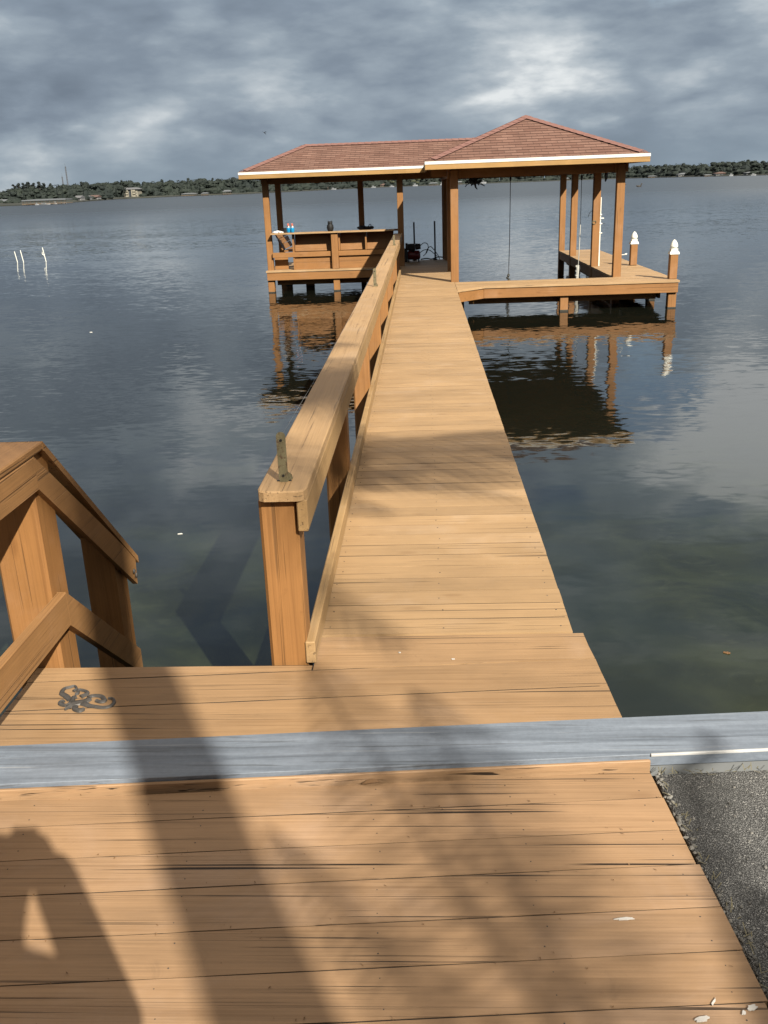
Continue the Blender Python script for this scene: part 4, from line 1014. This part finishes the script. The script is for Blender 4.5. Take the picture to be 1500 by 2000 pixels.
def crown(mb, c, rx, rz, n, leaf, rnd, flat=1.0):
    for i in range(n):
        while True:
            q = Vector((rnd.uniform(-1, 1), rnd.uniform(-1, 1), rnd.uniform(-1, 1)))
            if 0.25 < q.length < 1: break
        p = Vector((c[0] + q.x * rx, c[1] + q.y * rx, c[2] + q.z * rz))
        nrm = (q + Vector((rnd.uniform(-.4, .4), rnd.uniform(-.4, .4), rnd.uniform(-.2, .6)))).normalized()
        a = nrm.orthogonal().normalized(); b = nrm.cross(a); s_ = leaf * rnd.uniform(.6, 1.3); th_ = rnd.uniform(0, PI)
        u = (a * math.cos(th_) + b * math.sin(th_)) * s_; v_ = (b * math.cos(th_) - a * math.sin(th_)) * s_ * rnd.uniform(.5, .9)
        mb.add([p - u, p + v_, p + u * rnd.uniform(.7, 1.2), p - v_], [(0, 1, 2, 3)])
rnd = random.Random(21)
tl = MB()
def wood_tree(x, back, hs, wide, dens=1.0):
    p, hgt = shore(x); d = Vector((p.x, p.y, 0)).normalized(); c = Vector((p.x, p.y, 0)) + d * back
    H = hgt * hs * (1 + back / p.length * .9); r = H * wide
    nb = rnd.randint(3, 5)
    tl.tube([(c.x, c.y, WATER + .2), (c.x, c.y, WATER + H * .6)], [H * .02, H * .012], 5)
    for k in range(nb):
        cc = (c.x + rnd.uniform(-.6, .6) * r, c.y + rnd.uniform(-.6, .6) * r, WATER + .4 + H * rnd.uniform(.35, .86))
        ra, rb = r * rnd.uniform(.5, .8), H * rnd.uniform(.13, .20)
        tl.ball(cc, 1.0, 7, 5, (ra * .85, ra * .85, rb * .85), .18); crown(tl, cc, ra, rb, int(18 * dens), H * .062, rnd)
    tl.ball((c.x, c.y, WATER + H * .45), 1.0, 7, 5, (r * .8, r * .8, H * .42), .15); crown(tl, (c.x, c.y, WATER + .4 + H * .88), r * .45, H * .11, int(14 * dens), H * .05, rnd)
x = -240.0
while x < 1760:
    hid = 560 < x < 730 or 880 < x < 1190
    step = rnd.uniform(5.0, 8.0) * (1.5 if hid else 1.0)
    x += step
    wood_tree(x, rnd.uniform(55, 90), rnd.uniform(.86, 1.06), rnd.uniform(.30, .45))
    if rnd.random() < .9: wood_tree(x + rnd.uniform(-3, 3), rnd.uniform(22, 45), rnd.uniform(.62, .92), rnd.uniform(.35, .5))
# shrubs and low branches closing the foot of the wood
x = -240.0
while x < 1760:
    x += rnd.uniform(5, 8)
    if 40 < x < 132 or 214 < x < 274: continue
    p, hgt = shore(x); d = Vector((p.x, p.y, 0)).normalized(); c = Vector((p.x, p.y, 0)) + d * rnd.uniform(12, 34); H = hgt * rnd.uniform(.30, .55)
    tl.ball((c.x, c.y, WATER + H * .4), 1.0, 8, 5, (H * .95, H * .95, H * .5), .2); crown(tl, (c.x, c.y, WATER + H * .5), H * 1.1, H * .55, 26, hgt * .055, rnd)
tag(tl.build('treeline', M['leaf']), 'dense mixed wood along the far shore', 'woods', kind='stuff')

def far_tree(x, ytop, back, wide, mtl, lab, group, bare=0.45, cat='tree', name='shore_tree', n=70):
    p, hgt = shore(x); d = Vector((p.x, p.y, 0)).normalized(); c = Vector((p.x, p.y, 0)) + d * back
    top = far_at(x, ytop, c.y); c = Vector((top.x, c.y, 0)); H = top.z - WATER
    t = thing(name, (c.x, c.y, WATER), lab, cat, group)
    tk = MB(); tk.tube([(c.x, c.y, WATER), (c.x + H * .01, c.y, WATER + H * .5), (c.x, c.y, WATER + H * .93)], [H * .022, H * .016, H * .006], 6)
    for k in range(4):
        a = rnd.uniform(0, 2 * PI); z = WATER + H * rnd.uniform(bare, .85); tk.tube([(c.x, c.y, z), (c.x + math.cos(a) * H * wide * .7, c.y + math.sin(a) * H * wide * .7, z + H * .08)], [H * .009, H * .004], 4)
    tk.build('trunk', M['trunk_far'], t)
    cr_ = MB()
    for k in range(6):
        z = WATER + H * (bare + (0.96 - bare) * (k + .6) / 6); rr_ = H * wide * (1.0 - .45 * k / 6) * rnd.uniform(.6, 1.0); a = rnd.uniform(0, 2 * PI)
        cr_.ball((c.x + math.cos(a) * rr_ * .5, c.y + math.sin(a) * rr_ * .5, z), 1.0, 7, 5, (rr_ * .6, rr_ * .6, H * (1 - bare) * .10), .2)
        crown(cr_, (c.x + math.cos(a) * rr_ * .5, c.y + math.sin(a) * rr_ * .5, z), rr_ * .75, H * (1 - bare) * .13, n // 6, H * .045, rnd)
    cr_.build('crown', mtl, t)
for x, y in ((27, 361), (36, 358.5), (45.5, 358), (53.5, 355.5), (57, 357), (64.5, 358), (75.5, 355.5), (84, 358), (97, 359)):
    far_tree(x, y - 1.5, 85, .20, M['leaf_dark'], 'tall dark pine with a tufted crown rising above the wood behind the covered marina', 'pines above the marina', .58, 'pine', 'pine_tree', 110)
for x, y, wd_, lab in ((158, 354, .26, 'round crowned dark tree above the white cottages'), (236, 351, .20, 'open crowned pale tree rising behind the apartment building'), (318, 350, .22, 'tall tree standing out of the wood right of the apartment building'), (365, 347.5, .26, 'broad tree standing out of the wood above the white roofed docks'), (414, 347, .16, 'narrow treetop standing out of the wood left of the boathouse roof')):
    far_tree(x, y, 80, wd_, M['leaf'] if x > 200 else M['leaf_dark'], lab, None, .40, 'tree', 'shore_tree', 130)
for x, y, wd_, lab in ((762, 345, .62, 'pale green willow like tree seen under the left roof, the left of two'), (812, 343, .72, 'pale green willow like tree seen under the left roof, the right of two')):
    far_tree(x, y, 14, wd_, M['leaf_pale'], lab, None, .12, 'tree', 'pale_tree', 240)
for x, y, wd_, lab in ((1432, 316, .34, 'rounded tree higher than the rest near the right end of the far wood'), (1472, 314.5, .40, 'broad pale topped tree at the far right of the wood'), (1340, 321, .26, 'small dark treetop above the grey house on the right shore')):
    far_tree(x, y, 70, wd_, M['leaf'], lab, None, .35, 'tree', 'shore_tree', 170)
# fan palm in front of the apartments
ptop = far_at(241.5, 371, shore(241)[0].y + 8); t = thing('fan_palm', (ptop.x, ptop.y, WATER), 'small dark palm in front of the middle of the apartment building', 'palm')
MB().tube([(ptop.x, ptop.y, WATER), (ptop.x, ptop.y, ptop.z)], .22, 7).build('trunk', M['trunk_far'], t)
pc = MB(); crown(pc, (ptop.x, ptop.y, ptop.z), 1.5, 1.3, 60, .5, rnd); pc.build('crown', M['leaf_dark'], t)

def house(x0, x1, ytop, ybase, back, wallm, roofm, lab, kind='hip', wins=3, storeys=1, cat='house', roof_frac=.38):
    p, _ = shore((x0 + x1) / 2); Yd = p.y + back
    a = far_at(x0, ybase, Yd); b = far_at(x1, ybase, Yd); tp = far_at((x0 + x1) / 2, ytop, Yd)
    z0 = min(a.z, b.z); z0 = WATER + .5 if z0 < WATER + .5 or True else z0
    H = tp.z - z0; hw = H * (1 - roof_frac); dp = max(5.0, (b.x - a.x) * .6); cx = (a.x + b.x) / 2
    t = thing('house' if cat == 'house' else cat.replace(' ', '_'), (cx, Yd, z0), lab, cat)
    MB().box(a.x, b.x, Yd, Yd + dp, z0, z0 + hw).build('wall', wallm, t)
    ov = (b.x - a.x) * .05; r = MB(); X0, X1, Y0, Y1, ze, zr = a.x - ov, b.x + ov, Yd - ov - .3, Yd + dp + ov, z0 + hw, z0 + H
    ym = (Y0 + Y1) / 2; ins = min((Y1 - Y0) / 2, (X1 - X0) * .42) if kind == 'hip' else 0.0
    vs = [(X0, Y0, ze), (X1, Y0, ze), (X1, Y1, ze), (X0, Y1, ze), (X0 + ins, ym, zr), (X1 - ins, ym, zr), (X0, Y0, ze - .2), (X1, Y0, ze - .2), (X1, Y1, ze - .2), (X0, Y1, ze - .2)]
    r.add(vs, [(0, 1, 5, 4), (1, 2, 5), (2, 3, 4, 5), (3, 0, 4), (6, 7, 1, 0), (7, 8, 2, 1), (8, 9, 3, 2), (9, 6, 0, 3), (9, 8, 7, 6)]); r.build('roof', roofm, t)
    for s_ in range(storeys):
        for k in range(wins):
            wx = a.x + (b.x - a.x) * (k + .5) / wins; ww = (b.x - a.x) / wins * .25; zb = z0 + hw * (s_ + .28) / storeys; zt = z0 + hw * (s_ + .75) / storeys
            MB().box(wx - ww, wx + ww, Yd - .06, Yd - .02, zb, zt).build('window', M['window_dark'], t)
    return t
house(146, 158, 382, 390.5, 14, M['house_white'], M['roof_grey'], 'small white cottage on the left shore, nearest to the covered marina', 'gable', 2)
house(162, 173, 382, 390, 14, M['house_grey'], M['roof_grey'], 'pale grey cottage between two white ones on the left shore', 'gable', 2)
house(176, 191, 381, 389.5, 14, M['house_white'], M['roof_brown'], 'white cottage with brown roof in the left cottage row', 'gable', 3)
house(195, 203, 382, 388.5, 14, M['house_cream'], M['roof_grey'], 'smallest cream cottage in the row, next to the apartments', 'gable', 2)
house(13, 22, 378, 390, 60, M['house_grey'], M['roof_grey'], 'grey tower like house among trees behind the marina', 'gable', 1, 2)
house(-18, 23, 389.5, 398, 20, M['house_tan'], M['roof_metal'], 'low shed with pale metal roof at the left edge of the shore', 'gable', 3)
house(625, 640, 364, 370.3, 12, M['house_tan'], M['roof_brown'], 'brown roofed house on the far shore seen under the left roof', 'hip', 3)
house(743, 759, 358.5, 364.5, 12, M['house_tan'], M['roof_brown'], 'tan house below the pale trees on the far shore', 'hip', 3)
house(1325, 1347, 337.5, 344.5, 12, M['house_white'], M['roof_metal'], 'low white house with pale roof right of the boathouse eave', 'hip', 4)
house(1398, 1423, 335.5, 343.0, 12, M['house_grey'], M['roof_brown'], 'long grey house in the middle of the right far shore', 'hip', 4)
house(1458, 1489, 334.5, 341.6, 14, M['house_grey'], M['roof_metal'], 'long grey house at the right end of the far shore', 'hip', 5)
house(1375, 1390, 334.6, 338.5, 20, M['house_white'], M['roof_metal'], 'small pale house behind the two tier dock on the right far shore', 'hip', 2)

# apartment building
Ya = shore(244)[0].y + 26
a0 = far_at(219, 386.5, Ya); a1 = far_at(269.5, 384.5, Ya); zt = far_at(245, 366.5, Ya).z; z0 = WATER + .6
ap = thing('apartment_building', ((a0.x + a1.x) / 2, Ya, z0), 'cream three storey apartment block with grey hip roof on the left far shore', 'building')
Wd = a1.x - a0.x; Hh = zt - z0; hw = Hh * .80; dep = 14
MB().box(a0.x, a1.x, Ya, Ya + dep, z0, z0 + hw).build('wall', M['house_cream'], ap)
r = MB(); X0, X1, Y0, Y1, ze, zr = a0.x - .8, a1.x + .8, Ya - 1, Ya + dep + 1, z0 + hw, z0 + Hh; ym = (Y0 + Y1) / 2; ins = 6
r.add([(X0, Y0, ze), (X1, Y0, ze), (X1, Y1, ze), (X0, Y1, ze), (X0 + ins, ym, zr), (X1 - ins * .5, ym, zr)], [(0, 1, 5, 4), (1, 2, 5), (2, 3, 4, 5), (3, 0, 4), (3, 2, 1, 0)]); r.build('roof', M['roof_grey'], ap)
for cx_ in (.26, .72):
    MB().box(a0.x + Wd * (cx_ - .055), a0.x + Wd * (cx_ + .055), Ya - .12, Ya - .03, z0 + .3, z0 + hw * .95).build('stair_opening', M['window_dark'], ap)
for s_ in range(3):
    for k in (.06, .14, .40, .47, .55, .62, .86, .94):
        zb = z0 + hw * (s_ + .30) / 3; MB().box(a0.x + Wd * (k - .022), a0.x + Wd * (k + .022), Ya - .08, Ya - .02, zb, zb + hw * .14).build('window', M['window_dark'], ap)
    for k in (.14, .40, .60, .88):
        zb = z0 + hw * (s_ + .12) / 3; MB().box(a0.x + Wd * (k - .05), a0.x + Wd * (k + .05), Ya - 1.1, Ya - .13, zb, zb + .9).build('balcony', M['house_cream'], ap)
for k in (.335, .50, .80): MB().box(a0.x + Wd * (k - .018), a0.x + Wd * (k + .018), Ya - 1.2, Ya - .14, z0, z0 + hw * .97).build('pier', M['house_cream'], ap)

# docks with roofs
def dock(x0, x1, ytop, ybase, lab, roofm, name='covered_dock', posts=4, thick=.25, fwd=-4, pitch=.3):
    p, _ = shore((x0 + x1) / 2); Yd = p.y + fwd; a = far_at(x0, ybase, Yd); b = far_at(x1, ybase, Yd); zt = far_at((x0 + x1) / 2, ytop, Yd).z
    t = thing(name, ((a.x + b.x) / 2, Yd, WATER), lab, 'dock'); dp = max(4., (b.x - a.x) * .45); z0 = WATER + .45
    H = zt - z0; ze = z0 + H * (1 - pitch)
    r = MB(); X0, X1, Y0, Y1 = a.x, b.x, Yd, Yd + dp; ym = (Y0 + Y1) / 2; ins = (X1 - X0) * .2
    r.add([(X0, Y0, ze), (X1, Y0, ze), (X1, Y1, ze), (X0, Y1, ze), (X0 + ins, ym, zt), (X1 - ins, ym, zt), (X0, Y0, ze - thick), (X1, Y0, ze - thick), (X1, Y1, ze - thick), (X0, Y1, ze - thick)],
          [(0, 1, 5, 4), (1, 2, 5), (2, 3, 4, 5), (3, 0, 4), (6, 7, 1, 0), (7, 8, 2, 1), (8, 9, 3, 2), (9, 6, 0, 3), (9, 8, 7, 6)]); r.build('roof', roofm, t)
    MB().box(X0, X1, Y0, Y1, z0 - .18, z0).build('deck', M['house_tan'], t)
    for k in range(posts):
        x_ = X0 + .3 + (X1 - X0 - .6) * k / (posts - 1)
        MB().box(x_ - .12, x_ + .12, Y0 + .2, Y0 + .44, WATER - 1, ze - thick).build('post', M['trunk_far'], t)
    return t
dock(354, 384, 376.8, 382.6, 'pale roofed boat dock on the left far shore, left of two', M['roof_metal'], posts=6)
dock(393, 406, 375.8, 380.8, 'small pale roofed boat dock, right of the longer one', M['roof_metal'])
dock(435, 451, 371.0, 379.5, 'white roofed dock just left of the boathouse roof corner', M['roof_metal'])
dock(43, 129, 388.6, 399.5, 'long covered marina with a flat pale roof over boats at the left shore', M['roof_metal'], 'covered_marina', 12, .35, -8, .10)
dock(1266, 1283, 342.8, 347.3, 'low dock roof on the far shore just right of the boathouse', M['roof_metal'], fwd=-6)
dock(1376, 1390, 340.2, 344.6, 'two tier dock roof on the right far shore', M['roof_metal'], fwd=-5)
dock(838, 856, 356.2, 361.6, 'dock roof seen between the left slip posts and the right pale tree', M['roof_metal'], fwd=-6)
dock(893, 903, 353.6, 359.0, 'dock roof on the far shore seen just right of the left slip post', M['roof_metal'], fwd=-6)
dock(1100, 1112, 347.0, 352.5, 'dock roof on the far shore seen between the back slip posts', M['roof_metal'], fwd=-6)

def boat(x0, x1, ytop, ybase, lab, hullm=None, fwd=-10):
    p, _ = shore((x0 + x1) / 2); Yd = p.y + fwd; a = far_at(x0, ybase, Yd); b = far_at(x1, ybase, Yd); zt = far_at((x0 + x1) / 2, ytop, Yd).z
    L = b.x - a.x; H = zt - WATER; z0 = WATER - .1; t = thing('boat', ((a.x + b.x) / 2, Yd, WATER), lab, 'boat', 'boats along the far shore')
    st_ = []
    for i in range(8):
        u = i / 7; wv = L * .17 * (1 - max(0, (u - .55) / .45) ** 2); zz = WATER + H * (.42 + .12 * u)
        st_.append([(a.x + L * u, Yd - wv, zz), (a.x + L * u * .97, Yd - wv * .6, z0), (a.x + L * u * .97, Yd + wv * .6, z0), (a.x + L * u, Yd + wv, zz)])
    h_ = MB(); vs = [q for s_ in st_ for q in s_]; fs = []
    for i in range(7):
        for k in range(3): fs.append((i * 4 + k, i * 4 + k + 1, (i + 1) * 4 + k + 1, (i + 1) * 4 + k))
        fs.append((i * 4 + 3, i * 4, (i + 1) * 4, (i + 1) * 4 + 3))
    fs += [(0, 1, 2, 3), (28, 31, 30, 29)]; h_.add(vs, fs); h_.build('hull', hullm or M['boat_white'], t)
    MB().box(a.x + L * .25, a.x + L * .62, Yd - L * .09, Yd + L * .09, WATER + H * .46, WATER + H * .82, L * .01).build('cabin', M['boat_white'], t)
    MB().box(a.x + L * .28, a.x + L * .60, Yd - L * .094, Yd - L * .0905, WATER + H * .58, WATER + H * .72).build('windshield', M['window_dark'], t)
    MB().box(a.x + L * .2, a.x + L * .6, Yd - L * .1, Yd + L * .1, WATER + H * .94, WATER + H, .01).build('canopy', M['boat_white'], t)
    for q in (.22, .58): MB().tube([(a.x + L * q, Yd - L * .09, WATER + H * .5), (a.x + L * q, Yd - L * .09, WATER + H * .94)], L * .008, 5).build('canopy_pole', M['house_grey'], t)
for args in ((104, 113.5, 393.6, 399.2, 'bright white boat under the right half of the covered marina'), (77, 99, 396.2, 400.6, 'long white boat under the middle of the covered marina'), (125, 131, 394.8, 398.6, 'small white boat at the right end of the covered marina'), (69, 76, 396.5, 401.2, 'short white boat left of the long one in the marina'),
             (646, 657, 366.4, 370.2, 'white boat right of the brown roofed house'), (725, 734, 362.6, 366.2, 'white boat between the two left roof posts'), (761, 770, 361.4, 364.6, 'white boat just left of the railing end post'), (806, 816, 358.4, 362.8, 'white boat below the right pale tree'), (860, 865, 355.5, 360.8, 'white boat partly hidden by the left slip posts'),
             (938, 950, 352.4, 357.4, 'white boat left of the lift cable'), (1424, 1432, 338.6, 343.6, 'bright white boat right of the long grey house'), (1466, 1477, 338.4, 342.4, 'white boat at the right end of the far shore')):
    boat(*args)

# radio towers
for x, ytop, ybase, lab in ((133.2, 325, 366, 'taller of two thin dark radio masts behind the left far wood'), (124.2, 345, 366, 'shorter of two thin dark radio masts behind the left far wood')):
    Yt = 640; b_ = far_at(x, ybase, Yt); tpz = far_at(x, ytop, Yt).z; tx = b_.x
    t = thing('radio_mast', (tx, Yt, WATER), lab, 'mast'); mm = MB(); s_ = .42
    for k in range(3):
        a = 2 * PI * k / 3; mm.tube([(tx + s_ * math.cos(a), Yt + s_ * math.sin(a), WATER), (tx + s_ * .8 * math.cos(a), Yt + s_ * .8 * math.sin(a), tpz)], .12, 5)
    nz = 14
    for i in range(nz):
        za, zb = WATER + (tpz - WATER) * i / nz, WATER + (tpz - WATER) * (i + 1) / nz
        for k in range(3):
            a = 2 * PI * k / 3; b2_ = 2 * PI * (k + 1) / 3; mm.tube([(tx + s_ * math.cos(a), Yt + s_ * math.sin(a), za), (tx + s_ * math.cos(b2_), Yt + s_ * math.sin(b2_), zb)], .05, 4)
    mm.build('lattice', M['tower'], t); MB().tube([(tx, Yt, tpz), (tx, Yt, tpz + 2.0)], .06, 5).build('antenna', M['tower'], t)

# ------------------------------------------------------------------ palms behind the viewer (they throw the shadows on the boards)
def frond(mb, base, az, L, rise, droop, leaf=.42, n=34, rr=None, width=.022):
    rr = rr or random.Random(1); width = width or .022; d = Vector((math.cos(az), math.sin(az), 0)); pts = []
    for i in range(n + 1):
        u = i / n; pts.append(Vector(base) + d * (L * u * (1 - .12 * u * droop)) + Vector((0, 0, rise * L * u - droop * L * u * u)))
    mb.tube(pts[::3] + [pts[-1]], [.022 * (1 - .8 * i / len(pts[::3])) for i in range(len(pts[::3]) + 1)], 5)
    for i in range(3, n):
        t = (pts[i + 1] - pts[i - 1]).normalized(); sd = t.cross(Vector((0, 0, 1))).normalized(); u = i / n
        ll = leaf * math.sin(PI * min(.98, .12 + u * .86)) ** .7
        for k in (-1, 1):
            v = (sd * k * .85 + t * .55 + Vector((0, 0, -.35 + rr.uniform(-.12, .12)))).normalized(); p = pts[i]; q = p + v * ll
            wv = t * width; mb.add([p - wv, p + wv, p.lerp(q, .6) + wv * .8 - Vector((0, 0, .02)), q - Vector((0, 0, .05)), p.lerp(q, .6) - wv * .8 - Vector((0, 0, .02))], [(0, 1, 2, 3, 4)])
def palm(x, y, H, r, fronds, lab, dry=(), lean=(0, 0)):
    t = thing('palm_tree', (x, y, -0.16), lab, 'palm'); tk = MB(); path = []; rs = []
    for i in range(25):
        u = i / 24; path.append((x + lean[0] * u, y + lean[1] * u, -.16 + (H + .16) * u)); rs.append(r * (1.25 - .3 * min(1, u * 6) + (.04 if i % 2 else 0)))
    tk.tube(path, rs, 14); tk.build('trunk', M['bark'], t)
    top = Vector((x + lean[0], y + lean[1], H)); rr = random.Random(int(x * 10 + y))
    for f_ in fronds:
        mb = MB(); frond(mb, top, *f_[:6], rr=rr, width=f_[7] if len(f_) > 7 else None); mb.build('frond', M['frond'], t)
    for f_ in dry:
        mb = MB(); frond(mb, top - Vector((0, 0, .25)), *f_, rr=rr); mb.build('frond', M['frond_dry'], t)
rg_ = random.Random(4)
def ring(n, L0, L1, r0, r1, d0, d1, a0=0.0): return [(a0 + 2 * PI * i / n + rg_.uniform(-.15, .15), rg_.uniform(L0, L1), rg_.uniform(r0, r1), rg_.uniform(d0, d1)) for i in range(n)]
big = lambda a, L, r_, d_, n_=34: (a, L, r_, d_, .62, n_, None, .040)
palm(2.04, -3.40, 7.2, .138, ring(9, 2.0, 2.6, .35, .75, .5, .75, .2) + ring(8, 2.2, 2.9, .0, .3, .35, .6) + [big(.14, 3.8, .06, .10, 40), big(.36, 3.7, .02, .12, 40), (-.12, 3.3, .16, .14)], 'slim tall palm standing behind the viewer whose trunk shadow crosses the landing', lean=(.48, 0))
B_ = lambda deg, L, ri, dr, lf_=.17: (math.radians(deg), L, ri, dr, lf_, 44, None, .021)
palm(3.55, -4.75, 4.1, .12, [B_(93, 2.7, .10, .22, .14), B_(97, 2.2, .02, .24, .25), B_(110, 3.3, .10, .22, .34), B_(115, 3.7, .05, .17, .40), B_(124, 2.7, .12, .24, .20), B_(80, 2.4, .1, .3), B_(30, 2.2, .2, .4), B_(-20, 2.2, .2, .4), B_(200, 2.2, .2, .4), B_(250, 2.2, .2, .4), B_(300, 2.2, .2, .4)], 'short sparse palm behind the viewer shading the right of the landing')

# unseen shrub screen added behind the viewer to block low sky light
hg = MB(); rh = random.Random(6)
for i in range(44):
    a = math.radians(180 + 8 * (i - 21.5) * .92); d_ = rh.uniform(13, 16); H = rh.uniform(4.5, 7.0)
    c = (math.sin(a) * d_, math.cos(a) * d_)
    if c[1] > 0: continue
    hg.ball((c[0], c[1], H * .45), 1.0, 9, 6, (1.9, 1.9, H * .5), .2); crown(hg, (c[0], c[1], H * .5), 2.1, H * .55, 70, .35, rh)
tag(hg.build('unseen_shrub_screen', M['leaf']), 'added shrub screen behind the viewer, out of view, blocking low sky light', 'shrub screen', kind='stuff')

# ------------------------------------------------------------------ the person taking the picture (only the shadow falls into the view)
pr = thing('person', (0.0, -0.25, 0.002), 'standing person holding up a phone, whose shadow falls at the lower left', 'person')
def skin_body(name, joints, edges, m_, parent, root=0, sub=2):
    me = bpy.data.meshes.new(name); org = parent.location; me.from_pydata([Vector(j[0]) - org for j in joints], edges, []); me.materials.append(m_)
    o = bpy.data.objects.new(name, me); C.objects.link(o); o.parent = parent
    md = o.modifiers.new('Skin', 'SKIN'); md.use_smooth_shade = True
    sv = me.skin_vertices[0].data if me.skin_vertices else None
    if sv is None:
        bm = bmesh.new(); bm.from_mesh(me); bm.verts.layers.skin.verify(); bm.to_mesh(me); bm.free(); sv = me.skin_vertices[0].data
    for i, j in enumerate(joints):
        rx = j[1] if isinstance(j[1], (tuple, list)) else (j[1], j[1]); sv[i].radius = rx; sv[i].use_root = (i == root)
    s_ = o.modifiers.new('Subsurf', 'SUBSURF'); s_.levels = 1; s_.render_levels = sub
    return o
by = -0.25
J = [((0, by, .96), (.16, .12)), ((0, by, 1.12), (.15, .11)), ((0, by - .01, 1.32), (.17, .12)), ((0, by - .01, 1.44), (.12, .08)), ((0, by, 1.53), (.055, .055)), ((0, by + .03, 1.62), (.078, .090)), ((0, by + .04, 1.71), (.082, .098)), ((0, by + .03, 1.765), (.06, .07)),
     ((-.20, by, 1.42), .080), ((-.18, by + .13, 1.24), .066), ((-.065, by + .19, 1.655), .060),
     ((.20, by, 1.42), .080), ((.165, by + .15, 1.25), .068), ((.062, by + .195, 1.665), .062),
     ((-.10, by, .90), .095), ((-.11, by + .02, .50), .062), ((-.11, by - .02, .09), .042), ((-.12, by + .13, .035), .038),
     ((.10, by, .90), .095), ((.11, by + .02, .50), .062), ((.11, by - .02, .09), .042), ((.12, by + .13, .035), .038)]
Eg = [(0, 1), (1, 2), (2, 3), (3, 4), (4, 5), (5, 6), (6, 7), (3, 8), (8, 9), (9, 10), (3, 11), (11, 12), (12, 13), (0, 14), (14, 15), (15, 16), (16, 17), (0, 18), (18, 19), (19, 20), (20, 21)]
body = skin_body('body', J, Eg, M['shirt'], pr)
for k in (-1, 1):
    w0 = Vector((k * .080, by + .185, 1.61)); hj = [(w0, .036), (w0 + Vector((-k * .016, .018, .05)), (.044, .030))]; he = [(0, 1)]
    pc_ = hj[1][0]
    for f_ in range(4):
        b0 = pc_ + Vector((-k * .002, .008, .026 - f_ * .018)); 
        ch_ = [b0 + Vector((-k * .006, .018, .004)), b0 + Vector((-k * .022, .026, .004)), b0 + Vector((-k * .036, .020, .002))]
        prev = 1
        for q in ch_: hj.append((q, .0085 - .0008 * f_)); he.append((prev, len(hj) - 1)); prev = len(hj) - 1
    th0 = [pc_ + Vector((-k * .012, -.014, .010)), pc_ + Vector((-k * .030, -.016, .022)), pc_ + Vector((-k * .042, -.012, .028))]; prev = 1
    for q in th0: hj.append((q, .0095)); he.append((prev, len(hj) - 1)); prev = len(hj) - 1
    skin_body('hand', hj, he, M['skin'], pr)
hd_ = MB(); hd_.ball((0, by + .02, 1.735), .108, 16, 10, (.88, 1.0, 1.0), .02); hd_.build('hair', M['hair'], pr, True)
fc = MB(); fc.ball((0, by + .062, 1.665), .085, 16, 10, (.86, 1.0, 1.15)); fc.tube([(0, by + .145, 1.69), (0, by + .163, 1.655), (0, by + .145, 1.645)], [.010, .016, .012], 8)
for k in (-1, 1): fc.ball((k * .032, by + .135, 1.695), .012, 8, 6); fc.ball((k * .078, by + .03, 1.67), .028, 8, 6, (.35, .7, 1))
fc.tube([(-.022, by + .143, 1.622), (0, by + .150, 1.620), (.022, by + .143, 1.622)], .006, 6); fc.build('face', M['skin'], pr, True)
tr = MB()
for k in (-1, 1): tr.tube([(k * .09, by, 1.0), (k * .10, by, .88), (k * .11, by + .02, .50), (k * .11, by - .02, .10)], [.13, .112, .082, .068], 14)
tr.build('trousers', M['trousers'], pr, True)
PHM = Matrix.Translation(CAM - FWD * .020) @ Matrix((RIGHT, UP, -FWD)).transposed().to_4x4()
ph = MB(); ph.box(-.038, .038, -.135, .015, -.0045, .0045, .003, PHM)
tag(ph.build('phone', M['black'], loc=CAM - FWD * .02), 'black phone held up by the person taking the picture', 'phone')

# ------------------------------------------------------------------ render settings
sc.view_settings.view_transform = 'Standard'; sc.view_settings.look = 'None'; sc.view_settings.gamma = 1.0; sc.view_settings.exposure = 1.2
sc.cycles.max_bounces = 6; sc.cycles.diffuse_bounces = 3; sc.cycles.glossy_bounces = 3; sc.cycles.transmission_bounces = 2
sc.cycles.caustics_reflective = False; sc.cycles.caustics_refractive = False
sc.cycles.use_denoising = True
